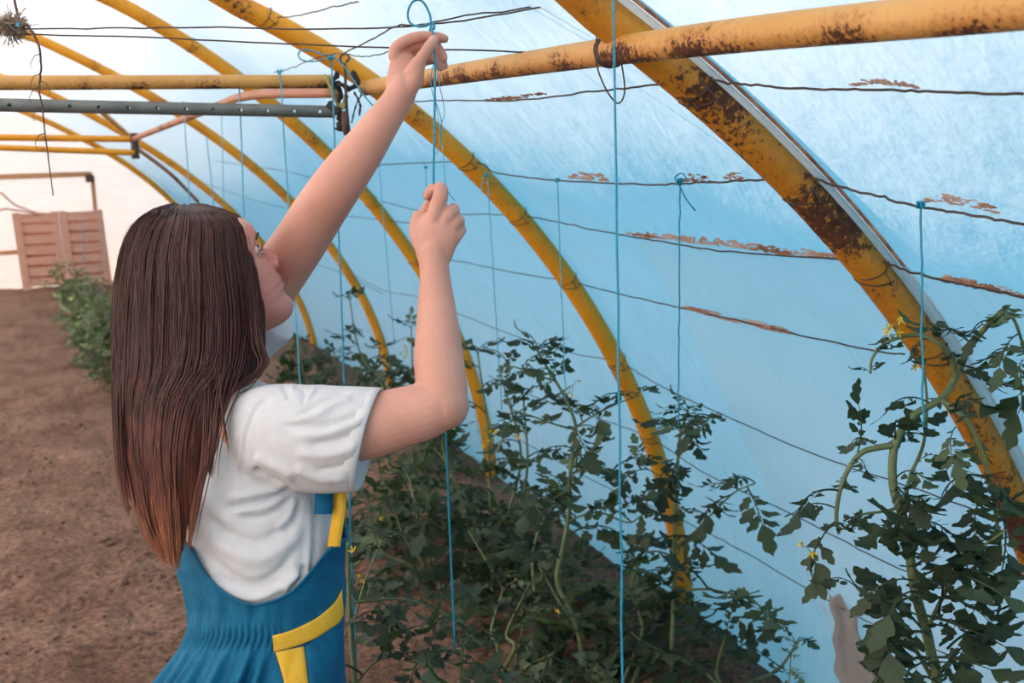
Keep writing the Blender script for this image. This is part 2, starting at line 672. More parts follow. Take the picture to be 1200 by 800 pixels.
ARCH_LABEL = {
    'D': 'thick rust-flaked yellow arch pipe at the right, nearest of the arches',
    'C': 'yellow arch pipe running behind both hands down to the soil by the young tomato plant',
    'B': 'yellow arch pipe passing behind the raised forearm and the bent elbow',
    'A': 'yellow arch pipe crossing behind the upper arm, fourth arch from the right',
    'Z': 'thin far yellow arch pipe touching the face outline, fifth arch from the right',
    'Y': 'faint farthest yellow arch pipe above the hair, hazy against bright film',
}
TIES = {'D': [(831, 93), (955, 209), (1036, 307), (1090, 410)], 'C': [(317, 18), (550, 188), (613, 251), (668, 328), (724, 424), (758, 511), (784, 606)],
        'B': [(226, 52), (440, 235), (486, 305), (530, 380)], 'A': [(110, 78), (300, 195), (345, 240)], 'Z': [(200, 190)], 'Y': []}
arches = {}
for k in 'DCBAZY':
    P, T = arch_points(k, 0.0 if k != 'D' else 0.0, math.pi, 120)
    P[0, 2] = -0.1
    P[-1, 2] = -0.1
    root = empty('arch_pipe', (P[0][0], ARCH_Y[k], 0), ARCH_LABEL[k], 'arch pipe', 'yellow arch pipes carrying the film')
    mb = MB()
    mb.tube(P, PIPE_R, 18)
    under(root, mb, 'pipe', MAT['yellow_rusty'] if k == 'D' else MAT['yellow'])
    for (a, b) in TIES[k]:
        Q = at_y(a, b, ARCH_Y[k])
        t = math.atan2(Q[2], Q[0] - XC)
        r = float(arch_r(k, t))
        c = np.array([XC + r * math.cos(t), ARCH_Y[k], r * math.sin(t)])
        tan = np.array([-math.sin(t), 0, math.cos(t)])
        rad = np.array([math.cos(t), 0, math.sin(t)])
        yv = np.array([0, 1.0, 0])
        mb = MB()
        for dd in (-0.006, 0.006):
            A = np.linspace(0, 2 * math.pi, 17)
            ring = [c + (PIPE_R + 0.0015) * (math.cos(s) * rad + math.sin(s) * yv) + tan * (dd * 2 + 0.014 * math.sin(s + dd * 90)) for s in A]
            mb.tube(ring, 0.0014, 5)
        mb.tube([c - (PIPE_R + 0.001) * yv, c - (PIPE_R + 0.008) * yv - tan * 0.012, c - (PIPE_R + 0.004) * yv - tan * 0.028], 0.0013, 5)
        under(root, mb, 'wire_tie', MAT['wire'])
    if k == 'D':
        Pm, Tm = arch_points(k, 0.02, 1.45, 90)
        radv = np.stack([np.cos(Tm), np.zeros_like(Tm), np.sin(Tm)], -1)
        wob = 0.003 * fbm(Tm * 9, Tm * 0 + 3.1, 3, 8)[:, None]
        mb = MB()
        mb.tube(Pm + radv * (PIPE_R * .78 + .006 + wob) + np.array([0, -1.0, 0]) * (PIPE_R * .72), 0.0065, 8)
        under(root, mb, 'film_fold', MAT['film'])
        mb = MB()
        mb.tube(Pm + radv * (PIPE_R * .95 + .008 + wob) + np.array([0, -1.0, 0]) * (PIPE_R * .95 + .006 + wob), 0.0048, 8)
        under(root, mb, 'rusty_edge', MAT['rust_stain'])
    arches[k] = root

# ---------------------------------------------------------------- purlins and tie bars
def pipe_thing(name, pts, rad, m, label, cat, n=40, group=None, seg=14):
    P = catmull(pts, n)
    mb = MB()
    mb.tube(P, rad, seg)
    return tag(mb.build(name, m, origin=P[0]), label, cat, group)


p0 = at_x(1200, 8, 0.86)
p1 = at_y(740, 53, ARCH_Y['D'] - 0.04) + np.array([0, 0, -0.005])
p2 = at_y(428, 103, ARCH_Y['C'] - 0.03)
ext = p0 + (p0 - p1) / np.linalg.norm(p0 - p1) * 0.8
pur = empty('purlin_pipe', p2, 'long pale rust-mottled yellow pipe crossing the top right of the tunnel', 'pipe')
mb = MB()
mb.tube(catmull([ext, p0, p1, p2], 60), 0.0225, 16)
under(pur, mb, 'pipe', MAT['yellow_pale'])
mb = MB()
for s in (-0.012, 0.0, 0.012):
    A = np.linspace(0, 2 * math.pi, 17)
    ax = (p2 - p1) / np.linalg.norm(p2 - p1)
    e1 = np.cross(ax, [0, 0, 1.0])
    e1 /= np.linalg.norm(e1)
    e2 = np.cross(e1, ax)
    mb.tube([p1 + ax * (0.075 + s * 0.5 + 0.006 * math.sin(a)) + 0.0245 * (math.cos(a) * e1 + math.sin(a) * e2) for a in A], 0.0017, 5)
q0 = p1 + ax * 0.085 + np.array([0, 0, 0.024])
mb.tube(catmull([q0, q0 + [-.01, .0, .03], q0 + [-.02, 0, -.03], q0 + [-.012, -.01, -.075], q0 + [.012, -.01, -.105], q0 + [.026, -.01, -.085], q0 + [.022, -.005, -.03]], 30), 0.0014, 5)
under(pur, mb, 'wire_tie', MAT['wire'])

mat_e = MAT['yellow']
L0 = at_y(388, 95.5, ARCH_Y['C'] - 0.05)
L1 = at_y(0, 97, ARCH_Y['C'] - 0.05)
dirn = (L1 - L0) / np.linalg.norm(L1 - L0)
pipe_thing('tie_bar', [L0, L1, L0 + dirn * 4.4], 0.0195, MAT['yellow_pale'], 'level yellow tie bar at the upper left, just above the grey perforated bar', 'pipe')
G0 = at_y(392, 131, ARCH_Y['C'] - 0.09)
G1 = at_y(0, 123, ARCH_Y['C'] - 0.09)
dg = (G1 - G0) / np.linalg.norm(G1 - G0)
GL = 4.3
g = empty('perforated_bar', G0, 'dull grey steel bar with a row of drilled holes under the yellow tie bar', 'pipe')
mb = MB()
GR = 0.0175
mb.tube([G0, G0 + dg * GL], GR, 48)
bar = under(g, mb, 'bar', MAT['grey_pipe'], False)
# drilled holes: real cut-outs, made with one boolean of short cylinders
cut = MB()
hx = [14, 84, 118, 152, 186, 219, 251, 283, 314, 345, 375]
for px_ in hx:
    s = float(np.clip(np.linalg.norm(at_y(px_, 123 + 8 * px_ / 392, ARCH_Y['C'] - 0.09) - G0), 0, GL))
    c = G0 + dg * s
    vdir = c - EYE
    vdir = np.array([0.30, 1.0, 0.06])
    vdir = vdir / np.linalg.norm(vdir)
    cut.tube([c - vdir * 0.05, c + vdir * 0.05], 0.0052, 10)
cm = cut.build('cutter', None, smooth=False)
cm.location = (0, 0, 0)
bm_mod = bar.modifiers.new('holes', 'BOOLEAN')
bm_mod.operation = 'DIFFERENCE'
bm_mod.solver = 'EXACT'
bm_mod.object = cm
bpy.context.view_layer.update()
dg_ = bpy.context.evaluated_depsgraph_get()
new = bpy.data.meshes.new_from_object(bar.evaluated_get(dg_))
bar.modifiers.clear()
bar.data = new
bpy.data.objects.remove(cm)

# reddish purlin from the joint back to the next arches
r0 = at_y(394, 108, ARCH_Y['C'] - 0.02)
r1 = at_y(292, 112, ARCH_Y['C'] + 0.75)
r2 = at_y(245, 128, ARCH_Y['B'] - 0.3)
r3 = at_y(156, 163, ARCH_Y['A'] - 0.05)
pipe_thing('reddish_pipe', [r0, r1, r2, r3], 0.0165, MAT['red_pipe'], 'thin bent reddish brown pipe running back from the tied joint', 'pipe')
f0, f1 = at_y(158, 163, ARCH_Y['A'] - 0.06), at_y(0, 161, ARCH_Y['A'] - 0.06)
dd = (f1 - f0) / np.linalg.norm(f1 - f0)
pipe_thing('tie_bar', [f0, f1, f0 + dd * 4.0], 0.021, MAT['yellow'], 'far orange yellow tie bar, the upper of the blurred pair above the pallets', 'pipe')
f0, f1 = at_y(158, 179, ARCH_Y['A'] - 0.10), at_y(0, 173, ARCH_Y['A'] - 0.10)
dd = (f1 - f0) / np.linalg.norm(f1 - f0)
pipe_thing('tie_bar', [f0, f1, f0 + dd * 4.0], 0.019, MAT['yellow'], 'far orange yellow tie bar, the lower of the blurred pair above the pallets', 'pipe')
pipe_thing('strut_pipe', [at_y(158, 172, ARCH_Y['A'] - .02), at_y(199, 203, ARCH_Y['A'] + 0.5), at_y(232, 236, ARCH_Y['A'] + 1.1)], 0.014, MAT['red_pipe'], 'thin dark brown strut sloping down from the far tie bars behind the hair', 'pipe')
pipe_thing('hanger_post', [at_y(157, 156, ARCH_Y['A'] - .08), at_y(159, 186, ARCH_Y['A'] - .08)], 0.026, MAT['wire'], 'short dark bracket joining the two far tie bars to the arch', 'bracket', n=6)
far_p = [at_y(83, 133, ARCH_Y['A']), at_y(120, 158, 8.6), at_y(155, 180, 9.6)]
pipe_thing('purlin_pipe', [at_y(118, 130, 7.3), at_y(150, 158, 9.0), at_y(163, 172, 10.2)], 0.018, MAT['yellow'], 'short far yellow pipe leading back under the tie bars', 'pipe')

# ---------------------------------------------------------------- the tied joint by the raised arm
J = at_y(395, 110, ARCH_Y['C'] - 0.13)
hook = empty('hook_rod', J, 'thin dark steel rod with a ring eye tied into the pipe joint', 'hook')
mb = MB()
e_top = at_y(404, 74, ARCH_Y['C'] - 0.13)
mb.tube([e_top, at_y(405, 100, ARCH_Y['C'] - 0.13), at_y(407, 140, ARCH_Y['C'] - 0.13)], 0.0045, 8)
rc = at_y(403.5, 68, ARCH_Y['C'] - 0.13)
mb.tube([rc + 0.0135 * (math.cos(a) * CR + math.sin(a) * CU) + 0.004 * CF * a for a in np.linspace(-1.2, 4.6, 22)], 0.0032, 7)
under(hook, mb, 'rod', MAT['wire'])
mb = MB()
mb.tube([at_y(404, 130, ARCH_Y['C'] - 0.14), at_y(405, 145, ARCH_Y['C'] - 0.14), at_y(407, 158, ARCH_Y['C'] - 0.14)], [0.011, 0.0125, 0.011], 10)
under(hook, mb, 'sleeve', MAT['twig'])
jb = empty('joint_binding', J, 'ragged olive and dark cloth strips binding the pipes at the joint', 'binding')
for (pa, m_, w) in (([(380, 88), (388, 104), (396, 122), (402, 126), (406, 112)], 'tape', 0.0075), ([(384, 122), (396, 131), (400, 142), (397, 152)], 'dark_cloth', 0.012), ([(412, 85), (420, 96), (409, 104), (398, 98), (390, 104)], 'dark_cloth', 0.010), ([(415, 108), (422, 122), (421, 135)], 'dark_cloth', 0.004), ([(424, 110), (417, 124), (412, 144)], 'dark_cloth', 0.003), ([(396, 86), (391, 96), (400, 108), (397, 118)], 'dark_cloth', 0.010)):
    mb = MB()
    pts = catmull([at_y(a, b, ARCH_Y['C'] - 0.10 - 0.02 * (i % 2)) for i, (a, b) in enumerate(pa)], 16)
    wv = np.array([w * (1 + 0.3 * math.sin(i * 1.7)) for i in range(16)])
    mb.tube(pts, wv, 7, flat=0.45)
    under(jb, mb, 'cloth_strip', MAT[m_])

# ---------------------------------------------------------------- wires
def wire(pts, label, rad=0.0018, group=None, wob=0.0009, n=None, m='wire', cat='wire', name='wire'):
    n = n or max(12, 8 * len(pts))
    P = catmull(pts, n)
    P[1:-1] += RNG.normal(0, wob, (n - 2, 3))
    mb = MB()
    mb.tube(P, rad, 5)
    return tag(mb.build(name, MAT[m], origin=P[0]), label, cat, group)


def wfilm(px, off=-0.03):
    return [film_hit(a, b, off) for a, b in px]


WF = 'wires running along the film'
wire(wfilm([(440, 120), (525, 118), (600, 118), (690, 108), (775, 99)], -0.02), 'rusty wire along the film at top centre, ending at the thick arch', 0.002, WF)
wire(wfilm([(831, 93), (870, 99), (940, 104), (1020, 105), (1100, 108), (1199, 110)], -0.02), 'dark wire along the film at the upper right beneath the mottled pipe', 0.002, WF)
wire(wfilm([(440, 193), (550, 190), (580, 202), (650, 211), (760, 216), (820, 214), (896, 210)], -0.02), 'dark wire on the film carrying two blue strings, left of the thick arch', 0.0022, WF)
wire(wfilm([(955, 209), (980, 218), (1030, 230), (1080, 243), (1140, 252), (1200, 263)], -0.02), 'dark wire on the film carrying the rightmost blue string', 0.0022, WF)
wire(wfilm([(448, 236), (500, 249), (545, 251), (613, 253), (680, 266), (740, 277), (830, 292), (985, 304)], -0.02), 'rusty wire crossing the film behind the lower hand to the thick arch', 0.002, WF)
wire(wfilm([(1036, 307), (1060, 316), (1100, 327), (1150, 338), (1200, 349)], -0.02), 'rusty wire leaving the thick arch above the right tomato top', 0.0022, WF)
wire(wfilm([(486, 303), (530, 305), (600, 319), (667, 330), (720, 343), (805, 362), (900, 384), (1020, 410), (1060, 415)], -0.02), 'rusty wire on the film at mid height, with a brown crust right of centre', 0.002, WF)
wire(wfilm([(1120, 432), (1160, 445), (1200, 458)], -0.02), 'short run of dark wire right of the thick arch behind tomato leaves', 0.002, WF)
wire(wfilm([(410, 320), (450, 340), (490, 348), (534, 366), (600, 392), (660, 411), (724, 425), (780, 455), (870, 496), (960, 534), (1080, 575), (1200, 618)], -0.02), 'long thin wire sagging across the film above the central tomato tops', 0.0018, WF)
wire(wfilm([(572, 440), (620, 462), (700, 490), (758, 511), (830, 556), (930, 603), (1030, 655), (1150, 706)], -0.02), 'long thin wire low on the film between the tomato plants', 0.0018, WF)
wire(wfilm([(600, 510), (690, 560), (784, 602), (860, 640), (940, 686), (1030, 735), (1120, 770)], -0.02), 'lowest thin wire on the film just above the soil bank', 0.0018, WF)
wire(wfilm([(318, 21), (350, 18), (390, 8), (420, 2)], -0.02), 'faint wire on the bright film over the second arch', 0.0018, WF)
wire(wfilm([(330, 84), (345, 78), (390, 63), (430, 66), (480, 52)], -0.10), 'thin wire from the hook ring toward the top centre', 0.0015, WF)
wire(wfilm([(250, 188), (300, 196), (350, 204), (436, 233)], -0.02), 'faint far wire on the film behind the raised arm', 0.002, WF)
wire(wfilm([(240, 215), (300, 235), (350, 246), (486, 262)], -0.02), 'faint far wire on the film just right of the hair', 0.002, WF)
wire(wfilm([(340, 300), (400, 320), (450, 345)], -0.02), 'faint far wire on the film below the raised elbow', 0.002, WF)
wd = 1.98
tw1 = [at_depth(20, 34, 2.15), at_depth(120, 33, 2.1), at_depth(230, 32, 2.06), at_depth(350, 34, 2.0), at_depth(450, 33, 1.95), at_depth(500, 29, 1.92), at_depth(560, 22, 1.92), at_depth(625, 10, 1.9), at_depth(720, -8, 1.9)]
wire(tw1, 'upper of two taut dark wires crossing the top left, carrying the held string', 0.0017, 'taut wires at the top left', 0.0006, 40)
tw2 = [at_depth(25, 40, 2.15), at_depth(150, 43, 2.1), at_depth(280, 49, 2.06), at_depth(380, 53, 2.02), at_depth(450, 56, 2.0), at_depth(560, 59, 2.0), at_depth(680, 62, 2.0), at_depth(730, 56, 2.0)]
wire(tw2, 'lower of two taut dark wires crossing the top left, passing behind the raised hand', 0.0017, 'taut wires at the top left', 0.0006, 40)
wire([at_depth(404, 62, 2.3), at_depth(440, 44, 2.1), at_depth(458, 33, 1.95), at_depth(470, 30, 1.93), at_depth(500, 28, 1.93), at_depth(545, 18, 1.93), at_depth(600, 12, 1.93), at_depth(660, 2, 1.93)], 'kinked dark wire twisted round the upper taut wire near the raised hand', 0.0016, 'taut wires at the top left', 0.0008, 36)

# ---------------------------------------------------------------- rust crusts along the wires and the overlapping older sheet
sheet_px = [(735, 272), (790, 352), (838, 440), (872, 520), (905, 590), (945, 680), (985, 770), (1010, 830)]
edge = np.array([film_hit(a, b, -0.012) for a, b in sheet_px])
et = np.arctan2(edge[:, 2], edge[:, 0] - XC)
order = np.argsort(et)
mb = MB()
tops = np.array([film_hit(a, b, -0.012) for a, b in [(735, 272), (860, 288), (985, 302), (1036, 305), (1100, 325), (1160, 338), (1200, 347)]])
tt_ = np.arctan2(tops[:, 2], tops[:, 0] - XC)
od = np.argsort(tops[:, 1])
rows = []
for s_ in np.linspace(0, 1, 50):
    t0 = 0.02 + s_ * (et.max() - 0.02)
    y1 = float(np.interp(t0, et[order], edge[order, 1])) + 0.012 * math.sin(t0 * 23)
    row = []
    for s in np.linspace(0, 1, 40):
        y = y1 + (0.6 - y1) * s
        t = 0.02 + s_ * (float(np.interp(y, tops[od, 1], tt_[od])) - 0.02)
        row.append(film_point(t, y, 0.035 - 0.012 - 0.006 * fbm(np.array([t * 9]), np.array([y * 5.0]), 3, 3)[0]))
    rows.append(row)
mb.loft(rows, closed=False)
sheet = mb.build('plastic_sheet', MAT['film2'], origin=(1.9, 1.5, 0))
tag(sheet, 'older cloudy plastic sheet lapped inside the film at the right, with a slanting edge', 'plastic sheet')


def crust(px_list, width, m, thick=0.0012, off=-0.016, seed=1):
    """flakes of rust and dirt lying flat on the film along the upper side of a wire"""
    mb = MB()
    P = catmull([(a, b) for a, b in px_list], 60)
    L = float(np.abs(np.diff(P[:, 0])).sum())
    rr = np.random.default_rng(seed)
    n = int(L * (1.1 if m == 'rust_stain' else 0.8))
    for k in range(n):
        f = rr.random()
        e = min(1.0, 5 * min(f, 1 - f)) ** .6
        a, b = P[int(f * 59)]
        v_ = rr.random() ** 1.5 * width * e
        w = rr.uniform(1.2, 4.5) * (1.4 if m != 'rust_stain' else 1.0)
        h = rr.uniform(.5, 1.5) * (1.3 if m != 'rust_stain' else 1.0)
        q = []
        for t in np.linspace(0, 2 * math.pi, 6, endpoint=False):
            q.append(film_hit(a + w * math.cos(t) * rr.uniform(.6, 1.3), b - v_ + (h * math.sin(t) + .16 * w * math.cos(t)) * rr.uniform(.6, 1.3), off - .0006 * rr.random()))
        q = np.array(q)
        c = q.mean(0) + np.array([-.8, 0, -.6]) * thick
        mb.add(np.vstack([q, c]), [(i, (i + 1) % 6, 6) for i in range(6)])
    return under(sheet, mb, 'rust_crust', MAT[m])


crust([(738, 274), (800, 283), (860, 289), (930, 298), (990, 302)], 7, 'rust_pale', seed=2)
crust([(742, 275), (762, 279)], 3, 'rust_stain', off=-0.021, seed=3)
crust([(880, 293), (905, 296), (922, 299)], 7, 'rust_stain', off=-0.021, seed=4)
crust([(803, 361), (830, 369), (870, 379), (930, 391)], 6, 'rust_pale', seed=5)
crust([(806, 362), (828, 368)], 4, 'rust_stain', off=-0.021, seed=6)
crust([(886, 383), (908, 388), (926, 391)], 6, 'rust_stain', off=-0.021, seed=7)
crust([(798, 212), (815, 213), (834, 213)], 9, 'rust_stain', seed=8)
crust([(850, 211), (860, 211), (869, 210)], 9, 'rust_stain', seed=9)
crust([(668, 208), (690, 210), (712, 212)], 7, 'rust_pale', seed=10)
crust([(1082, 236), (1110, 238), (1140, 243), (1170, 250)], 10, 'rust_pale', seed=11)
crust([(1148, 241), (1158, 242), (1166, 244)], 3, 'rust_stain', off=-0.021, seed=12)
crust([(1104, 327), (1140, 335), (1200, 347)], 7, 'rust_pale', seed=13)
crust([(1104, 326), (1135, 333), (1170, 340)], 4, 'rust_stain', off=-0.021, seed=14)
crust([(570, 118), (600, 116), (640, 110)], 3, 'rust_stain', seed=15)
crust([(1000, 100), (1030, 98), (1075, 103)], 5, 'rust_pale', seed=16)
# torn brownish flap at the foot of the sheet
mb = MB()
fl = []
for v_ in np.linspace(0, 1, 22):
    row = []
    l_ = 968 + 20 * v_ + 3 * math.sin(v_ * 7) + 2 * math.sin(v_ * 23 + 1)
    r_ = 1000 + 40 * v_ + 5 * math.sin(v_ * 9 + 2)
    for u_ in np.linspace(0, 1, 16):
        a = l_ + (r_ - l_) * u_
        b = 690 + 26 * u_ + (135 - 26 * u_) * v_ + 5 * math.sin(u_ * 11)
        row.append(film_hit(a, b, -0.03 - 0.012 * math.sin(u_ * 9 + v_ * 2)))
    fl.append(row)
mb.loft(fl, closed=False)
MAT['flap'] = film_mat('brown stained torn film', (0.50, 0.31, 0.22), 1.0, 0.55, 0.15)
under(sheet, mb, 'torn_flap', MAT['flap'])

# ---------------------------------------------------------------- the far end: door frame, pallets, dry branches
fy = END_Y - 0.06
d0, d1, d2 = at_y(-60, 207, fy), at_y(108, 206, fy), at_y(112, 340, fy)
fr = empty('door_frame', (d1[0], fy, 0), 'thin orange brown timber frame of the far end doorway behind the pallets', 'door frame')
mb = MB()
mb.box((d0 + d1) / 2, (abs(d1[0] - d0[0]), 0.05, 0.09))
under(fr, mb, 'lintel', MAT['timber'], False)
mb = MB()
mb.box(((d1[0]), fy, d1[2] / 2), (0.07, 0.05, d1[2]))
under(fr, mb, 'post', MAT['timber'], False)
mb = MB()
z2 = at_y(10, 296, fy)[2]
mb.box((d0[0] / 2 + d1[0] / 2 - 0.3, fy, z2), (abs(d1[0] - d0[0]) - 0.6, 0.05, 0.07))
under(fr, mb, 'rail', MAT['timber'], False)
mb = MB()
mb.box(at_y(105, 209, fy - 0.04), (0.13, 0.04, 0.13))
under(fr, mb, 'corner_plate', MAT['twig'], False)

py_ = END_Y - 0.45


def pallet(xa, xb, zb, h, tilt, label):
    root = empty('wooden_pallet', (xa, py_, zb), label, 'pallet', 'wooden pallets stood on edge against the end wall')
    w = xb - xa
    sh = lambda z: tilt * (z - zb)
    for i in range(7):
        z = zb + 0.10 + (h - 0.18) * i / 6
        mb = MB()
        mb.box((xa + w / 2 + sh(z), py_ - 0.03 + 0.004 * (i % 2), z), (w * 0.97, 0.022, 0.135 + 0.012 * math.sin(i * 2.3)), [[math.cos(.02 * math.sin(i * 3)), 0, math.sin(.02 * math.sin(i * 3))], [0, 1, 0], [-math.sin(.02 * math.sin(i * 3)), 0, math.cos(.02 * math.sin(i * 3))]])
        under(root, mb, 'slat', MAT['wood'], False)
    for x in (xa + 0.06, xb - 0.06):
        mb = MB()
        V = [np.array([x - 0.06 + sh(z) + 0.12 * e, py_ - 0.055 + 0.13 * f, z]) for z in (zb - 0.02, zb + h + 0.01) for (e, f) in ((0, 0), (1, 0), (1, 1), (0, 1))]
        mb.add(V, [(0, 3, 2, 1), (4, 5, 6, 7), (0, 1, 5, 4), (1, 2, 6, 5), (2, 3, 7, 6), (3, 0, 4, 7)])
        under(root, mb, 'stringer', MAT['wood'], False)
    for i in range(6):
        z = zb + 0.10 + (h - 0.18) * (i + 0.5) / 6
        mb = MB()
        mb.box((xa + w / 2 + sh(z), py_ + 0.055, z), (w * 0.95, 0.02, 0.12))
        under(root, mb, 'slat', MAT['wood'], False)
    return root


a0, a1, a2 = at_y(27, 336, py_), at_y(79, 330, py_), at_y(131, 327, py_)
hA = at_y(50, 249, py_)[2] - 0.02
pallet(a0[0], a1[0] + 0.012, 0.02, hA, -0.04, 'reddish wooden pallet on its edge, left of the pair by the doorway')
pallet(a1[0] + 0.02, a2[0], 0.02, hA, -0.04, 'reddish wooden pallet on its edge, right of the pair, dark gaps between slats')
for pts, lab in (([(-20, 232), (0, 226), (18, 240), (45, 250)], 'thin bare reddish branch leaning by the far doorway, the upper one'), ([(-25, 250), (5, 245), (30, 248), (60, 252)], 'thin bare reddish branch leaning by the far doorway, the lower one')):
    wire([at_y(a, b, py_ - 0.3 + 0.1 * i) for i, (a, b) in enumerate(pts)], lab, 0.018, 'dry branches by the doorway', 0.004, 18, 'wood', 'branch', 'dry_branch')

# ---------------------------------------------------------------- dry root ball hanging at the top left, with its root
nb = at_depth(12, 31, 2.14)
rb = empty('dried_root_ball', nb, 'shaggy dry root ball hanging from wires in the top left corner', 'root ball')
mb = MB()
for k in range(420):
    d = RNG.normal(size=3)
    d /= np.linalg.norm(d)
    d *= np.array([1.25, 1.0, 0.62])
    a = nb + d * 0.010 * RNG.random()
    e = nb + d * (0.018 + 0.011 * RNG.random()) + RNG.normal(0, 0.009, 3)
    m_ = a * .3 + e * .7 + RNG.normal(0, 0.011, 3)
    mb.tube([a, m_, e], [0.0011, 0.0009, 0.0004], 3, cap=False)
under(rb, mb, 'root_fibres', MAT['straw'])
mb = MB()
mb.ball(nb, 0.016, 10, 7, (1.3, 1, .7))
under(rb, mb, 'core', MAT['twig'])
mb = MB()
stp = catmull([at_depth(a, b, 2.1) for a, b in [(25, 32), (30, 29), (38, 38), (46, 55), (48, 80), (46, 105), (49, 122), (52, 150), (57, 190), (62, 229)]], 60)
stp[1:-1] += RNG.normal(0, 0.0004, (58, 3))
mb.tube(stp, np.linspace(0.0032, 0.0012, 60), 6)
for i in (22, 28, 30, 32, 40, 47):
    q = stp[i]
    s = -1 if i % 3 else 1
    mb.tube([q, q + CR * 0.012 * s - CU * 0.004, q + CR * 0.02 * s - CU * 0.02, q + CR * 0.017 * s - CU * 0.03], [0.001, 0.0009, 0.0007, 0.0004], 4)
under(rb, mb, 'hanging_root', MAT['twig'])
mb = MB()
mb.tube(catmull([at_depth(a, b, 2.14) for a, b in [(23, 28), (21, 18), (17, 0), (16, -20)]], 16), 0.0026, 6)
under(rb, mb, 'upper_stem', MAT['twig'])
mb = MB()
mb.tube(catmull([at_depth(a, b, 2.12) for a, b in [(19, 27), (22, 31), (20, 30), (23, 27), (18, 31)]], 20), 0.0022, 6)
under(rb, mb, 'twine_knot', MAT['string_pale'])

# ---------------------------------------------------------------- strings
def string(top, bot, label, rad=0.0016, m='string', knot=True, tail=None, wob=0.0008, sag=0.0):
    top, bot = np.asarray(top, float), np.asarray(bot, float)
    root = empty('string', top, label, 'string', 'blue plant strings')
    n = 24
    P = top + (bot - top) * np.linspace(0, 1, n)[:, None]
    P += np.outer(np.sin(np.linspace(0, math.pi, n)) * sag, CR)
    P[1:-1] += RNG.normal(0, wob, (n - 2, 3)) * np.array([1, 1, 0.2])
    mb = MB()
    mb.tube(P, rad, 6)
    under(root, mb, 'twine', MAT[m])
    if knot:
        mb = MB()
        K = [top + 3.0 * rad * np.array([math.cos(a) * 0.9, math.sin(a), 0.9 * math.sin(2.3 * a)]) for a in np.linspace(0, 9, 30)]
        mb.tube(K, rad, 5)
        under(root, mb, 'knot', MAT[m])
    if tail is not None:
        mb = MB()
        mb.tube(catmull(tail, 18), rad * 0.9, 5)
        under(root, mb, 'tail', MAT[m])
    return root


def sfilm(px_top, px_bot, label, off=-0.035, **kw):
    t = film_hit(*px_top, off)
    b = at_y(*px_bot, t[1])
    b = np.array([0.5 * t[0] + 0.5 * b[0], t[1], b[2]])
    return t, b


def dstring(a, b, d0, d1, label, **kw):
    t_, b_ = at_depth(*a, d0), at_depth(*b, d1)
    g_ = float(ground_z(b_[0], b_[1]))
    b_ = t_ + (b_ - t_) * ((t_[2] - g_) / (t_[2] - b_[2]))   # pegged into the soil
    return string(t_, b_, label, **kw)


dstring((718, -30), (731, 830), 1.33, 1.42, 'thickest teal string in front, hanging full height just right of centre', rad=0.0017, knot=False)
for (a, b, lab, kw) in (
        ((797, 212), (795, 500), 'teal string with a small loop knot above the slim young tomato plant', dict(tail='T')),
        ((653, 211), (663, 466), 'pale teal string down to the tall tomato plant at centre', dict(m='string_pale')),
        ((571, 205), (588, 480), 'pale teal string crossing the second arch right of the lower hand', dict(m='string_pale', tail='L')),
        ((1079, 240), (1082, 500), 'teal string tied over the big right tomato plant', dict()),
        ((444, 194), (462, 400), 'faint pale string hanging between forearm and raised arm', dict(m='string_pale')),
        ((499, 196), (500, 225), 'short pale string end knotted to the wire above the lower hand', dict(m='string_pale'))):
    t = film_hit(*a, -0.03)
    dpt = (t - EYE) @ CF
    btm = at_depth(*b, dpt)
    tl = kw.pop('tail', None)
    if tl == 'T':
        e = t + np.array([0, 0, -0.015])
        tl = [t, t + CR * 0.012 + CU * 0.005, t + CR * 0.003 + CU * 0.016, t - CR * 0.011 + CU * 0.006, t - CU * 0.012, t + CR * 0.012 - CU * 0.036, t + CR * 0.032 - CU * 0.062]
    elif tl == 'L':
        tl = [t, t - CR * 0.012 - CU * 0.005, t - CR * 0.016 - CU * 0.03, t - CR * 0.018 - CU * 0.05]
    string(t, btm, lab, rad=0.0018, tail=tl, **kw)
dstring((280, 89), (288, 300), 3.05, 3.05, 'teal string over the tie bar, nearest the crown of the hair', rad=0.0021, m='string_pale', tail=[at_depth(280, 89, 3.05), at_depth(274, 92, 3.04), at_depth(271, 96, 3.04)])
dstring((328, 84), (352, 450), 3.05, 3.2, 'pale teal string over the tie bar, passing behind the face', rad=0.0021, m='string_pale', tail=[at_depth(328, 84, 3.05), at_depth(324, 84, 3.04), at_depth(321, 85, 3.04)])
s3 = dstring((388.5, 67), (405, 470), 2.95, 3.0, 'teal string with a long bow loop tied beside the hook ring', rad=0.0024)
d = 2.93
mb = MB()
mb.tube(catmull([at_depth(*q, d) for q in [(388, 67), (376, 63), (358, 58), (350, 62), (352, 69), (362, 72), (376, 71), (388, 67), (398, 72), (408, 84), (418, 100), (430, 116), (440, 127)]], 60), 0.0022, 6)
under(s3, mb, 'bow_loop', MAT['string'])
for (a, b, dd_, lab) in (((215, 118), (222, 230), 5.0, 'faint far string hanging above the hair, left one of three'), ((242, 160), (250, 235), 5.2, 'faint far string hanging above the hair, middle of three'), ((258, 60), (262, 240), 6.5, 'faint far string hanging above the hair, right one of three')):
    dstring(a, b, dd_, dd_, lab, rad=0.0025, m='string_pale', knot=False)
dstring((97, 255), (100, 360), 15.5, 15.5, 'distant pale string in front of the right pallet', rad=0.006, m='string_pale', knot=False)
dstring((118, 262), (119, 345), 14.5, 14.5, 'distant pale string in front of the right pallet edge', rad=0.005, m='string_pale', knot=False)
dstring((409, 578), (417, 800), 2.3, 2.4, 'teal string close beside the overalls strap going down to the soil', rad=0.0016, knot=False)

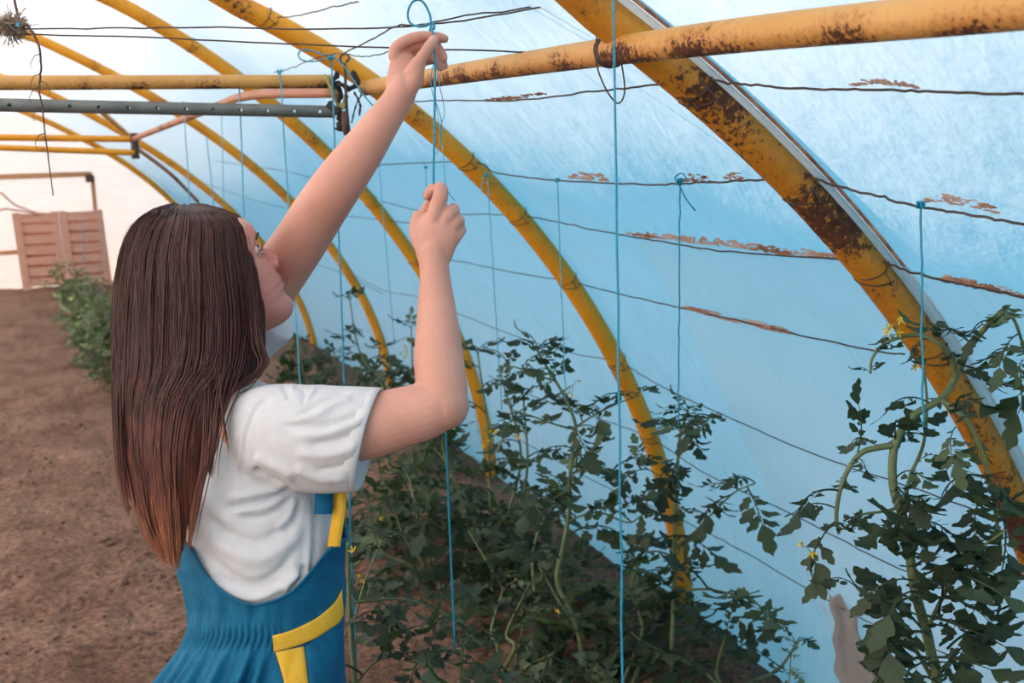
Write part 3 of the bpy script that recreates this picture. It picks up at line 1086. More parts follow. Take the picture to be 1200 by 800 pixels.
# ---------------------------------------------------------------- humid, sunlit air inside the tunnel
m_, nt_, out_ = new_mat('humid air')
vsn = nt_.nodes.new('ShaderNodeVolumeScatter')
vsn.inputs['Density'].default_value = 0.029
vsn.inputs['Anisotropy'].default_value = 0.2
vsn.inputs['Color'].default_value = (1.0, 0.97, 0.94, 1)
nt_.links.new(vsn.outputs[0], out_.inputs['Volume'])
mb = MB()
rings = []
for y in (-3.95, END_Y - 0.02):
    t_ = np.linspace(0.0, math.pi, 33)
    r_ = common_r(t_) * 0.985
    ring = np.stack([XC + r_ * np.cos(t_), np.full(33, y), np.maximum(r_ * np.sin(t_), -0.2)], -1)
    ring[0, 2] = ring[-1, 2] = -0.2
    rings.append(ring)
mb.loft(rings)
haze = mb.build('haze', m_, smooth=False)
bm_ = bmesh.new()
bm_.from_mesh(haze.data)
bmesh.ops.recalc_face_normals(bm_, faces=bm_.faces)
bm_.to_mesh(haze.data)
bm_.free()
tag(haze, 'thin humid haze filling the tunnel air', 'haze', kind='stuff')

# ------------------------------------------------------------------ the woman tying the string
EX = np.array([CR[0], CR[1], 0.0])
EX /= np.linalg.norm(EX)                        # to her picture right, level
EA = np.array([CF[0], CF[1], 0.0])
EA /= np.linalg.norm(EA)                        # away from the viewer, level
EZ = np.array([0, 0, 1.0])
V = at_depth


def skin_mat():
    m, nt, out = new_mat('skin')
    v = coords(nt)
    c = ramp(nt, [(0.3, (0.60, 0.29, 0.215)), (0.7, (0.68, 0.345, 0.26))], noise(nt, v, 16, 4)).outputs[0]
    p = principled(nt, out, c, 0.5, bump(nt, noise(nt, v, 260, 3), 0.08, 0.001), Specular_IOR_Level=0.3)
    p.inputs['Subsurface Weight'].default_value = 0.12
    p.inputs['Subsurface Radius'].default_value = (0.012, 0.005, 0.003)
    return m


MAT['skin'] = skin_mat()
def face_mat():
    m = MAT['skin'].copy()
    m.name = 'flushed shaded face skin'  # blush, plus the turned-away face's shading put into a darker tone
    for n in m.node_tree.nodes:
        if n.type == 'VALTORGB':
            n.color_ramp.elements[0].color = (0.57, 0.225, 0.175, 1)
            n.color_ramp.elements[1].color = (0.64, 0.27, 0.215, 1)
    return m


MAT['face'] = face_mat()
MAT['lip'] = simple_mat('lip skin', (0.54, 0.22, 0.18), (0.59, 0.26, 0.21), 80, 0.4)
MAT['nail'] = simple_mat('finger nail', (0.66, 0.36, 0.30), (0.70, 0.40, 0.33), 60, 0.3)
MAT['shirt'] = simple_mat('white cotton jersey', (0.57, 0.565, 0.58), (0.62, 0.615, 0.63), 45, 0.9, 0.12, 0.0015, Specular_IOR_Level=0.2)
MAT['blue_cloth'] = simple_mat('teal blue work cloth', (0.0015, 0.090, 0.185), (0.004, 0.125, 0.235), 60, 0.75, 0.15, 0.0012, Specular_IOR_Level=0.25)
MAT['yellow_cloth'] = simple_mat('yellow work cloth', (0.78, 0.42, 0.035), (0.85, 0.49, 0.055), 60, 0.8, 0.15, 0.0012, Specular_IOR_Level=0.2)
MAT['brow'] = simple_mat('dark brow hair', (0.02, 0.012, 0.01), (0.035, 0.02, 0.016), 90, 0.6)
MAT['eye'] = simple_mat('eye white', (0.70, 0.66, 0.63), (0.74, 0.71, 0.68), 40, 0.15)
MAT['iris'] = simple_mat('grey green iris', (0.05, 0.06, 0.045), (0.09, 0.10, 0.07), 90, 0.1)
MAT['boot'] = simple_mat('dark rubber boot', (0.02, 0.022, 0.025), (0.035, 0.035, 0.035), 30, 0.5)


def hair_mat():
    m, nt, out = new_mat('long brown hair')
    tc = nt.nodes.new('ShaderNodeTexCoord')
    sep = nt.nodes.new('ShaderNodeSeparateXYZ')
    g = nt.nodes.new('ShaderNodeNewGeometry')
    nt.links.new(g.outputs['Position'], sep.inputs[0])
    mr = nt.nodes.new('ShaderNodeMapRange')
    mr.inputs['From Min'].default_value = 1.68
    mr.inputs['From Max'].default_value = 1.02
    nt.links.new(sep.outputs['Z'], mr.inputs['Value'])
    n1 = noise(nt, coords(nt, (1, 1, 0.12)), 55, 4, 0.6)
    jit = N(nt, 'ShaderNodeMath', operation='MULTIPLY_ADD')
    nt.links.new(n1, jit.inputs[0])
    jit.inputs[1].default_value = 0.5
    nt.links.new(mr.outputs[0], jit.inputs[2])
    sub = N(nt, 'ShaderNodeMath', operation='SUBTRACT')
    nt.links.new(jit.outputs[0], sub.inputs[0])
    sub.inputs[1].default_value = 0.25
    col = ramp(nt, [(0.0, (0.056, 0.017, 0.0115)), (0.45, (0.050, 0.011, 0.0095)), (0.72, (0.115, 0.030, 0.017)), (1.0, (0.36, 0.14, 0.065))], sub.outputs[0]).outputs[0]
    streak = ramp(nt, [(0.28, (0.40, 0.40, 0.40)), (0.72, (1.75, 1.6, 1.5))], noise(nt, coords(nt, (1, 1, 0.06)), 140, 3, 0.6)).outputs[0]
    col = mixc(nt, 1.0, col, streak, 'MULTIPLY')
    principled(nt, out, col, 0.42, None, Specular_IOR_Level=0.45)
    return m


MAT['hair'] = hair_mat()

foot_at = V(285, 800, 1.88)
FX, FY = float(foot_at[0]), float(foot_at[1])
person = empty('person', (FX, FY, float(ground_z(FX, FY))), 'woman with long brown hair in white t-shirt and blue overalls tying a string overhead', 'person')


# ---- head frame: looking to the picture's right and up
def frame(phi_deg, pitch_deg, roll_deg=0):
    p, t = math.radians(phi_deg), math.radians(pitch_deg)
    F0 = math.sin(p) * EX - math.cos(p) * EA
    Rt = np.cross(F0, EZ)
    Fw = math.cos(t) * F0 + math.sin(t) * EZ
    Up = -math.sin(t) * F0 + math.cos(t) * EZ
    r = math.radians(roll_deg)
    Rt2 = math.cos(r) * Rt + math.sin(r) * Up
    Up2 = -math.sin(r) * Rt + math.cos(r) * Up
    return Rt2, Fw, Up2


HC = V(256, 326, 1.90)
HR, HF, HU = frame(121, 26, 0)
HS = 1.06


def hl(x, y, z):
    return HC + HS * (x * HR + y * HF + z * HU)


body = MB()
# head as a stack of level sections: height, front, back, half width
SEC = [(-.121, .066, .030, .014), (-.116, .080, .008, .027), (-.106, .089, -.014, .038), (-.095, .0905, -.034, .046), (-.082, .087, -.052, .053), (-.073, .0835, -.062, .057),
       (-.066, .0875, -.068, .059), (-.0605, .0905, -.072, .060), (-.0555, .0875, -.075, .0615), (-.0505, .0925, -.078, .0625), (-.044, .0915, -.081, .064), (-.034, .0875, -.086, .066),
       (-.020, .0855, -.091, .069), (-.004, .083, -.096, .0715), (.010, .0805, -.099, .073), (.020, .0825, -.101, .074), (.030, .089, -.102, .0745), (.042, .0925, -.102, .075), (.058, .092, -.100, .0745),
       (.074, .086, -.095, .071), (.088, .075, -.086, .063), (.100, .058, -.072, .051), (.109, .037, -.053, .036), (.115, .012, -.028, .018)]
rings = []
for z, fr_, bk, w in SEC:
    if z > .035:
        z, w = .035 + (z - .035) * .84, w * .95
    mid = 0.25 * fr_ + 0.75 * (fr_ + bk) / 2
    ring = []
    for a in np.linspace(0, 2 * math.pi, 48, endpoint=False):
        c, s = math.cos(a), math.sin(a)
        if c > 0:
            e = 1.05 if z < -0.03 else 0.92
            y = mid + (fr_ - mid) * c ** e
            x = w * (1 if s > 0 else -1) * abs(s) ** 0.92
        else:
            y = mid + (mid - bk) * c
            x = w * s
        # eye sockets and the hollow beside the mouth
        for sx in (-1, 1):
            if c > 0:
                q = ((x - sx * 0.031) / 0.017) ** 2 + ((z - 0.012) / 0.013) ** 2
                y -= 0.008 * math.exp(-q)
                q = ((x - sx * 0.036) / 0.016) ** 2 + ((z + 0.024) / 0.02) ** 2
                y += 0.004 * math.exp(-q)
        ring.append(hl(x, y, z))
    rings.append(ring)
body.loft(rings)
# nose
nz = [(.028, .084, .006, .006), (.016, .0875, .0068, .008), (.004, .0945, .0078, .010), (-.008, .1025, .009, .012), (-.018, .1085, .0115, .013), (-.025, .1075, .0135, .013), (-.031, .100, .0125, .011), (-.034, .092, .009, .008)]
rings = []
for z, y, w, dpt in nz:
    rings.append([hl(w * math.sin(a), y - dpt + dpt * math.cos(a) if math.cos(a) > 0 else y - dpt + 0.03 * math.cos(a), z) for a in np.linspace(0, 2 * math.pi, 20, endpoint=False)])
body.loft(rings)
for s in (-1, 1):
    body.ball(hl(s * .0125, .0935, -.0275), .0072 * HS, 10, 8)
    # ears, under the hair
    body.tube(catmull([hl(s * .066, -.008, -.028), hl(s * .072, -.010, -.010), hl(s * .075, -.020, .012), hl(s * .072, -.004, .022), hl(s * .068, .004, .006)], 16), 0.006, 8)
# lips
body.tube(catmull([hl(-.021, .079, -.0575), hl(-.010, .0875, -.053), hl(0, .0905, -.0535), hl(.010, .0875, -.053), hl(.021, .079, -.0575)], 14), [.002, .003, .004, .0045, .005, .0052, .0052, .0052, .0052, .005, .0045, .004, .003, .002], 8)
body.tube(catmull([hl(-.020, .079, -.0585), hl(-.010, .086, -.063), hl(0, .089, -.0645), hl(.010, .086, -.063), hl(.020, .079, -.0585)], 14), [.002, .003, .0045, .005, .0056, .006, .006, .006, .006, .0056, .005, .0045, .003, .002], 8)
# neck
body.tube(catmull([V(252, 470, 1.92), V(258, 440, 1.918), V(260, 405, 1.912), hl(0, -.012, -.055), hl(0, -.008, -.02)], 18), np.linspace(.062, .052, 18), 22)


# ---- torso and garments share one table of level sections (picture row: centre column, half width, half depth, depth)
TOR = np.array([
    (436, 258, 30, .045, 1.915), (446, 259, 46, .060, 1.912), (458, 257, 78, .085, 1.91), (474, 256, 92, .108, 1.905), (500, 260, 97, .120, 1.90), (540, 275, 99, .124, 1.895),
    (580, 288, 99, .124, 1.89), (620, 297, 97, .121, 1.885), (660, 304, 93, .117, 1.88), (690, 309, 87, .112, 1.88), (710, 310, 82, .107, 1.88), (740, 311, 80, .105, 1.88), (790, 304, 88, .115, 1.88), (860, 296, 98, .125, 1.88), (940, 293, 108, .135, 1.88)])


def tor(y):
    return [float(np.interp(y, TOR[:, 0], TOR[:, k])) for k in range(1, 5)]


def tor_pt(y, psi, dpx=0.0, dm=0.0):
    """psi 0 faces the viewer, +90 the picture's right"""
    cx, hx, hd, d0 = tor(y)
    return V(cx + (hx + dpx) * math.sin(psi), y, d0 - (hd + dm) * math.cos(psi))


A48 = np.linspace(0, 2 * math.pi, 48, endpoint=False)
ysb = [446, 452, 460, 474, 490, 510, 540, 580, 620, 660, 700, 740, 790, 840, 900, 950]
body.loft([[tor_pt(y, a, -9, -.014) for a in A48] for y in ysb])

# right arm (nearer) and left arm (farther, raised)
R_ARM = [((268, 500), 1.85, .050), ((310, 508), 1.795, .056), ((370, 508), 1.765, .056), ((430, 500), 1.755, .0535), ((470, 489), 1.755, .050), ((500, 480), 1.757, .0475), ((516, 468), 1.760, .0445), ((517, 448), 1.765, .0425),
         ((514, 420), 1.775, .0415), ((513, 385), 1.79, .0365), ((511, 350), 1.805, .0305), ((510, 325), 1.815, .0262), ((508, 306), 1.82, .0252), ((508, 296), 1.823, .0245), ((509, 286), 1.826, .021), ((510, 276), 1.828, .015), ((511, 268), 1.829, .007)]
body.tube(catmull([np.append(V(*p, d), r) for p, d, r in R_ARM], 60)[:, :3], catmull([(r,) for p, d, r in R_ARM], 60)[:, 0], 24)
body.ball(V(520, 474, 1.757), .0425, 18, 12)
body.ball(V(527, 480, 1.757), .030, 14, 10)
L_ARM = [((205, 455), 2.03, .050), ((240, 425), 2.07, .056), ((290, 372), 2.085, .055), ((330, 315), 2.05, .0525), ((352, 283), 2.01, .0500), ((374, 248), 1.97, .0480), ((398, 213), 1.925, .0445), ((420, 183), 1.91, .040), ((441, 153), 1.895, .034),
         ((458, 129), 1.885, .0285), ((467, 115), 1.88, .0268), ((472, 103), 1.877, .026), ((474, 92), 1.877, .021), ((475, 84), 1.878, .012)]
body.tube(catmull([V(*p, d) for p, d, r in L_ARM], 60), catmull([(r,) for p, d, r in L_ARM], 60)[:, 0], 24)


def finger(pts, radii, n=22):
    P = catmull([V(x, y, d) for x, y, d in pts], n)
    R = np.interp(np.linspace(0, 1, n), np.linspace(0, 1, len(radii)), radii)
    body.tube(P, R, 12)
    body.ball(P[-1], R[-1], 10, 8)
    body.ball(P[0], R[0], 10, 8)
    return P, R


# raised left hand: palm, thumb over the string, index behind it, three fingers curling
D = 1.877
body.tube(catmull([V(470, 110, D), V(471, 98, D), V(473, 84, D + .004), V(473, 72, D + .006), V(471, 64, D + .008)], 14), [.026, .027, .0285, .028, .0285, .0285, .028, .0275, .027, .026, .024, .022, .019, .015], 20, flat=0.62, ref=CR)
body.tube(catmull([V(478, 105, D - .006), V(486, 92, D - .012), V(488, 80, D - .016), V(491, 72, D - .018)], 12), np.linspace(.017, .0135, 12), 14)
body.ball(V(483, 90, D - .006), .0175, 14, 10)
LT, LTr = finger([(484, 84, D - .016), (491, 73, D - .019), (499, 61, D - .02), (505, 52, D - .018), (509, 47, D - .014)], [.0135, .0118, .0105, .0105, .0092])
finger([(463, 66, D + .002), (464, 57, D - .002), (474, 49, D - .004), (487, 44, D - .002), (499, 42.5, D + .002), (512, 43, D + .005), (521, 45.5, D + .006)], [.0125, .0115, .0105, .0102, .0092, .0088, .0078])
finger([(468, 70, D + .012), (472, 59, D + .012), (487, 53, D + .014), (503, 53, D + .016), (513, 57, D + .014), (518.5, 65, D + .010), (519.5, 69, D + .008)], [.0125, .0115, .0105, .0100, .0095, .0088, .008])
finger([(473, 78, D + .022), (478, 66, D + .026), (494, 62, D + .026), (507, 65, D + .022), (514, 73, D + .015), (516, 78.5, D + .011)], [.012, .011, .010, .0094, .0088, .0078])
finger([(478, 88, D + .026), (485, 77, D + .034), (500, 71, D + .034), (512, 70, D + .030), (519, 73.5, D + .026), (521, 77.5, D + .024)], [.0108, .0098, .0088, .0082, .0076, .0066])

# lower right hand: back of the hand to the viewer, index bent over the string, thumb from its left
D2 = 1.828
body.tube(catmull([V(509, 325, D2 - .004), V(509, 297, D2 - .004), V(512, 275, D2 - .002), V(513, 262, D2), V(514, 250, D2 + .006)], 14), [.012, .021, .0275, .032, .0345, .0365, .0375, .038, .0375, .036, .0335, .031, .028, .023], 22, flat=0.52, ref=CR)
finger([(507, 264, D2 - .004), (511, 247, D2 - .008), (515, 234, D2 - .007), (517, 223, D2), (513.5, 220.5, D2 + .013), (506, 222, D2 + .019), (500.5, 229, D2 + .017)], [.0155, .0150, .0140, .0130, .0105, .0096, .0082])
finger([(519, 264, D2 - .004), (526, 252, D2 - .006), (531, 249, D2 + .006), (531, 245, D2 + .024), (526, 250, D2 + .042), (518, 258, D2 + .044)], [.0145, .0138, .0124, .011, .0098, .0085])
finger([(526, 272, D2), (533, 262, D2 - .002), (537.5, 260, D2 + .010), (537, 259, D2 + .028), (530, 264, D2 + .042), (522, 270, D2 + .043)], [.0135, .0128, .0115, .0102, .009, .008])
finger([(529, 284, D2 + .002), (536, 274, D2 + .004), (540, 270, D2 + .014), (539, 270, D2 + .030), (532, 276, D2 + .040), (525, 280, D2 + .040)], [.012, .0112, .0098, .0088, .008, .0072])
body.tube(catmull([V(498, 292, D2), V(491, 280, D2 + .004), V(489, 264, D2 + .008), V(493, 250, D2 + .012)], 12), np.linspace(.016, .013, 12), 14)
finger([(490, 268, D2 + .010), (493, 257, D2 + .020), (499, 246, D2 + .028), (504, 238, D2 + .032), (508, 230, D2 + .034)], [.0125, .0118, .0105, .0096, .0080])

# legs inside the trousers
LEGS = []
for s, px in ((-1, 262), (1, 330)):
    hip = V(px, 900, 1.87 - 0.035 * s)
    kx = hip + np.array([0, 0, -0.30]) + EX * (0.01 * s)
    gz0 = float(ground_z(hip[0], hip[1]))
    ank = np.array([hip[0] + EX[0] * .02 * s, hip[1] + EX[1] * .02 * s, gz0 + 0.09])
    body.tube(catmull([hip + [0, 0, .08], hip, kx, (kx + ank) / 2 + [0, 0, .05], ank], 26), np.interp(np.linspace(0, 1, 26), [0, .3, .6, .75, 1], [.078, .075, .052, .05, .036]), 18)
    LEGS.append((hip, kx, ank))


def fuse(mb, name, m, voxel, smooth_it, parent):
    """one continuous skin over overlapping closed pieces"""
    o = mb.build(name, m)
    r = o.modifiers.new('fuse', 'REMESH')
    r.mode = 'VOXEL'
    r.voxel_size = voxel
    r.use_smooth_shade = True
    s = o.modifiers.new('ease', 'SMOOTH')
    s.factor = 0.5
    s.iterations = smooth_it
    bpy.context.view_layer.update()
    dgr = bpy.context.evaluated_depsgraph_get()
    me = bpy.data.meshes.new_from_object(o.evaluated_get(dgr))
    me.name = name
    old = o.data
    o.modifiers.clear()
    o.data = me
    bpy.data.meshes.remove(old)
    o.parent = parent
    o.matrix_parent_inverse = Matrix.Translation(-Vector(parent.location))
    me.polygons.foreach_set('use_smooth', [True] * len(me.polygons))
    return o


def get_co(me):
    a = np.empty(len(me.vertices) * 3)
    me.vertices.foreach_get('co', a)
    return a.reshape(-1, 3)


def get_no(me):
    a = np.empty(len(me.vertices) * 3)
    me.vertices.foreach_get('normal', a)
    return a.reshape(-1, 3)


bo = fuse(body, 'body', [MAT['skin'], MAT['lip']], 0.0025, 3, person)
me = bo.data
if len(me.materials) < 2:
    me.materials.clear()
    me.materials.append(MAT['skin'])
    me.materials.append(MAT['lip'])
co = get_co(me)
loc = (co - HC) / HS
lx, ly, lz = loc @ HR, loc @ HF, loc @ HU
lipv = (np.abs(lx) < .0215) & (ly > .078) & (ly < .1) & ((lz + .0585) ** 2 / .0098 ** 2 + lx ** 2 / .0225 ** 2 < 1)
npoly = len(me.polygons)
ls = np.empty(npoly, dtype=np.int32)
lt = np.empty(npoly, dtype=np.int32)
me.polygons.foreach_get('loop_start', ls)
vi = np.empty(len(me.loops), dtype=np.int32)
me.loops.foreach_get('vertex_index', vi)
mi = lipv[vi[ls]].astype(np.int32)
scalp = ((lz > .078) | ((ly < .015) & (lz > -.055)) | ((lz > .055) & (ly < .062))) & (np.linalg.norm(loc, axis=1) < .16)
mi[scalp[vi[ls]]] = 2
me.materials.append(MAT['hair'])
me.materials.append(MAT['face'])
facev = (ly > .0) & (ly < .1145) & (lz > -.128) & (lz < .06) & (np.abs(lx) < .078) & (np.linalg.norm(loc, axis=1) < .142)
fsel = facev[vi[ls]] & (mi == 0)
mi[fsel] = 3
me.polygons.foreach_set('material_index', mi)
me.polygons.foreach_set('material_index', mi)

# face parts
for s in (-1, 1):
    e = MB()
    c = hl(s * .031, .0665, .012)
    e.ball(c, .0122 * HS, 18, 12)
    eye = under(person, e, 'eye', MAT['eye'])
    e = MB()
    gz_ = HF * 0.93 + HU * 0.25 + HR * s * 0.05
    gz_ /= np.linalg.norm(gz_)
    e.ball(c + gz_ * .0085 * HS, .0058 * HS, 14, 9)
    under(eye, e, 'iris', MAT['iris'])
    for (za, ya, nm, mm) in ((.0185, .081, 'eyelid', 'skin'), (.0045, .0795, 'eyelid', 'skin')):
        e = MB()
        e.tube(catmull([hl(s * .017, ya - .004, .011), hl(s * .025, ya + .001, (za + .012) / 2 + (za - .012) * .45), hl(s * .033, ya, za), hl(s * .040, ya - .004, (za + .012) / 2), hl(s * .046, ya - .011, .011)], 14), .0030, 7)
        under(person, e, nm, MAT[mm])
    e = MB()
    e.tube(catmull([hl(s * .017, .0805, .0125), hl(s * .025, .085, .0165), hl(s * .033, .084, .0172), hl(s * .041, .080, .015), hl(s * .049, .073, .0135)], 14), .0013, 5)
    under(person, e, 'eyelash', MAT['brow'])
    e = MB()
    e.tube(catmull([hl(s * .013, .0895, .031), hl(s * .024, .0905, .0355), hl(s * .036, .0865, .0375), hl(s * .048, .077, .033)], 14), np.linspace(.0034, .0018, 14), 7, flat=0.6)
    under(person, e, 'eyebrow', MAT['brow'])

# thumb nail of the raised hand
mb = MB()
k = 18
c, tdir = LT[k], LT[k] - LT[k - 3]
tdir /= np.linalg.norm(tdir)
nrm = -CF - tdir * (-CF @ tdir)
nrm /= np.linalg.norm(nrm)
sd = np.cross(tdir, nrm)
rows = []
for u in np.linspace(-1, 1, 7):
    rows.append([c + tdir * (.0075 * u) + sd * (.0066 * w * (1 - .15 * u * u)) + nrm * (LTr[k] * 1.04 * math.cos(w * .75)) for w in np.linspace(-1, 1, 7)])
mb.loft(rows, closed=False)
under(person, mb, 'fingernail', MAT['nail'])

for nm_, q_ in (('eye', hl(.031, .08, .012)), ('brow', hl(.036, .0865, .0375)), ('nose', hl(0, .112, -.02)), ('chin', hl(0, .09, -.1)), ('mouth', hl(0, .09, -.058))):
    print('FACE', nm_, project(q_))
# ---- t-shirt
sh = MB()
yss = [441, 446, 452, 460, 468, 480, 495, 515, 540, 570, 600, 630, 660, 690, 720, 745]
sh.loft([[tor_pt(y, a) for a in A48] for y in yss])
SLV = [((262, 500), 1.86, .060), ((292, 508), 1.81, .080), ((330, 511), 1.785, .0885), ((370, 514), 1.768, .0905), ((408, 515), 1.757, .0890), ((424, 515), 1.754, .0875), ((430, 515), 1.753, .0862)]
sl = catmull([np.append(V(*p, d), r) for p, d, r in SLV], 26)
ax_t = V(445, 508, 1.75) - V(330, 511, 1.785)
ax0 = sl[-1, :3] - sl[-4, :3]
ax0 /= np.linalg.norm(ax0)
us1 = EZ - ax0 * (EZ @ ax0)
us1 /= np.linalg.norm(us1)
us2 = np.cross(ax0, us1)


def cuff(c_, r_, shift, tilt):
    return [c_ + ax0 * (shift + tilt * r_ * math.cos(a)) + r_ * (math.cos(a) * us1 + .80 * math.sin(a) * us2) for a in np.linspace(0, 2 * math.pi, 40, endpoint=False)]


sh.loft([cuff(sl[i, :3], sl[i, 3], 0, 0.26 * (i / 25) ** 2) for i in range(26)])
SLL = [((215, 455), 2.02, .058), ((250, 428), 2.06, .066), ((290, 388), 2.075, .068), ((316, 365), 2.065, .0665)]
s2 = catmull([np.append(V(*p, d), r) for p, d, r in SLL], 18)
sh.tube(s2[:, :3], s2[:, 3], 26)
sh.tube(catmull([V(300, 505, 1.83), V(322, 525, 1.84), V(340, 560, 1.85)], 10), .066, 20)
shirt = fuse(sh, 't_shirt', MAT['shirt'], 0.0042, 9, person)


def seg_dist(px, py, pts):
    P = catmull(pts, 24)
    best = np.full(len(px), 1e9)
    par = np.zeros(len(px))
    for i in range(len(P) - 1):
        a, b = P[i], P[i + 1]
        ab = b - a
        t = np.clip(((px - a[0]) * ab[0] + (py - a[1]) * ab[1]) / (ab @ ab + 1e-9), 0, 1)
        d = np.hypot(px - a[0] - t * ab[0], py - a[1] - t * ab[1])
        m_ = d < best
        best[m_] = d[m_]
        par[m_] = (i + t[m_]) / (len(P) - 1)
    return best, par


FOLDS = [  # picture-plane course of each fold on the near side, half width (px), height (mm)
    ([(346, 572), (318, 583), (290, 590), (262, 595)], 3.0, -5.5), ([(345, 566), (318, 574), (290, 580), (262, 584)], 5, 5),
    ([(344, 572), (322, 566), (305, 556), (296, 548)], 4.5, -7), ([(348, 560), (330, 550), (310, 540), (298, 533)], 6, 4.5),
    ([(343, 580), (322, 600), (300, 607), (280, 605)], 3.5, -3.5), ([(340, 576), (316, 592), (292, 597), (270, 600)], 4, 4),
    ([(347, 582), (338, 605), (322, 622)], 4, 3.5), ([(352, 582), (346, 608), (333, 626)], 3.5, -3),
    ([(436, 478), (410, 490), (380, 499), (350, 499), (330, 497)], 4.0, -4.2), ([(432, 486), (405, 500), (376, 509), (345, 510)], 6, 3.6),
    ([(415, 466), (395, 472), (370, 486), (336, 496)], 4.5, 3.4), ([(410, 458), (388, 466), (365, 478), (345, 490)], 3.5, -3.4),
    ([(434, 498), (410, 510), (385, 517), (362, 520)], 4, -3.2), ([(428, 516), (400, 530), (370, 533), (345, 530)], 6, 3.4), ([(420, 540), (395, 548), (368, 550)], 4, -2.8),
    ([(345, 545), (360, 556), (385, 562), (408, 560)], 5, 3),
    ([(318, 456), (300, 472), (290, 492), (283, 520), (281, 550), (283, 588)], 1.6, 2.0), ([(322, 458), (304, 475), (294, 495), (287, 522), (285, 552)], 2.0, -1.6),
    ([(240, 660), (262, 690), (300, 700), (335, 682), (352, 662)], 5, 4.5), ([(238, 640), (262, 668), (296, 684), (328, 668), (348, 640)], 5.5, -4.5),
    ([(248, 672), (275, 684), (305, 690), (330, 680)], 4, -3.5), ([(232, 610), (260, 640), (300, 655), (340, 635), (362, 600)], 8, 4), ([(240, 600), (268, 624), (305, 634), (340, 612)], 6, -3.2),
    ([(330, 695), (344, 680), (350, 668)], 4, 5), ([(338, 690), (352, 676), (358, 660)], 3, -4.5), ([(362, 690), (368, 650), (370, 600), (366, 580)], 3, -4), ([(356, 690), (361, 650), (362, 600)], 4, 3.5),
    ([(230, 560), (250, 595), (275, 620)], 8, 3), ([(352, 454), (356, 462), (354, 474)], 2.0, -3), ([(330, 450), (334, 458), (340, 470)], 2.2, -2.6), ([(341, 450), (345, 460)], 2.2, 2.6), ([(370, 452), (366, 460), (358, 472)], 2.4, 3),
    ([(433, 457), (432, 490), (424, 530), (412, 572)], 1.6, -1.6)]


def fold_mesh(o, folds, facing=-0.15, jitter=0.0012):
    me = o.data
    co = get_co(me)
    no = get_no(me)
    d = co - EYE
    w = d @ CF
    px = 600 + FPX * (d @ CR) / w
    py = 400 - FPX * (d @ CU) / w
    vd = d / np.linalg.norm(d, axis=1)[:, None]
    near = np.clip((-(no * vd).sum(1) - facing) / 0.35, 0, 1) * (w < 1.93)
    disp = np.zeros(len(co))
    for pts, wd_, amp in folds:
        ds, par = seg_dist(px, py, pts)
        end = np.clip(np.minimum(par, 1 - par) * 6, 0.0, 1)
        disp += 1.45 * amp * 1e-3 * np.exp(-(ds / wd_) ** 2) * end
    disp = disp * near + jitter * 2 * fbm(px * 0.05, py * 0.05 + w * 20, 3, 3)
    co = co + no * disp[:, None]
    me.vertices.foreach_set('co', co.ravel())
    me.update()


fold_mesh(shirt, FOLDS)
# sleeve hem
mb = MB()
c = sl[-1, :3]
mb.loft([cuff(c, .0835, -.017, .26), cuff(c, .0868, -.016, .26), cuff(c, .0866, -.004, .26), cuff(c, .0858, .004, .26), cuff(c, .0815, .005, .26), cuff(c, .0800, -.012, .26)], cap=False)
under(person, mb, 'sleeve_hem', MAT['shirt'])

# ---- overalls
OV = np.array([(540, 300, 103, .130), (600, 303, 103, .128), (632, 306, 100, .125), (668, 304, 99, .125), (700, 310, 94, .124), (715, 312, 91, .123), (742, 311, 92, .122), (760, 308, 97.5, .123), (800, 295, 111, .136), (860, 289, 124, .148), (940, 288, 130, .150)])
EDGE = np.array([(200, 628), (222, 634), (230, 646), (245, 680), (256, 692), (267, 700), (287, 710), (302, 706), (317, 703), (340, 692), (365, 667), (380, 642), (392, 634), (407, 628)])


def ov(y):
    return [float(np.interp(y, OV[:, 0], OV[:, k])) for k in range(1, 4)]


def ov_top(psi):
    s = math.sin(psi)
    if math.cos(psi) <= 0:
        return 627.0 - 70 * abs(math.cos(psi))
    x = 305 + 98 * s
    return float(np.mean(np.interp(x + np.linspace(-9, 9, 7), EDGE[:, 0], EDGE[:, 1])))


def ov_pt(y, psi, off=0.0):
    cx, hx, hd = ov(y)
    # gathers: fine at the elastic waist, wide soft pleats below it
    side = 1.0 / (1 + math.exp((math.degrees(psi if psi < math.pi else psi - 2 * math.pi) - 10) / 6)) if math.cos(psi) > -0.2 else 0.6
    el = math.exp(-((y - 748) / 13) ** 2)
    below = min(max((y - 752) / 60, 0), 1.6)
    above = math.exp(-((y - 715) / 16) ** 2)
    r = 0.0034 * el * math.sin(psi * 74 + 0.6 * math.sin(y * .25)) * side
    r += side * below * (0.0115 * math.sin(psi * 22 + 1.8 * math.sin(psi * 5)) + 0.0045 * math.sin(psi * 41 + 0.8))
    r += side * above * (0.0035 * math.sin(psi * 17 + 1.0) + 0.002 * math.sin(psi * 31 + y * .03))
    r += (1 - side) * 0.003 * math.sin(y * 0.045 + psi * 5)
    r += off
    return V(cx + (hx + r * 660) * math.sin(psi), y, 1.88 - (hd + r) * math.cos(psi))


NPS = 420
PS = np.linspace(-math.pi, math.pi, NPS, endpoint=False)
mb = MB()
rows = []
for v_ in np.concatenate([np.linspace(0, 0.45, 46), np.linspace(0.46, 1, 22)]):
    row = []
    for ps in PS:
        yt = ov_top(ps)
        y = yt + (950 - yt) * v_
        row.append(ov_pt(y, ps, 0.004 * math.exp(-v_ * 30)))
    rows.append(row)
mb.loft(rows, cap=False)
# rolled edge
mb.tube([ov_pt(ov_top(ps) + 1, ps, 0.003) for ps in np.append(PS, PS[0])], 0.0026, 6, cap=False)
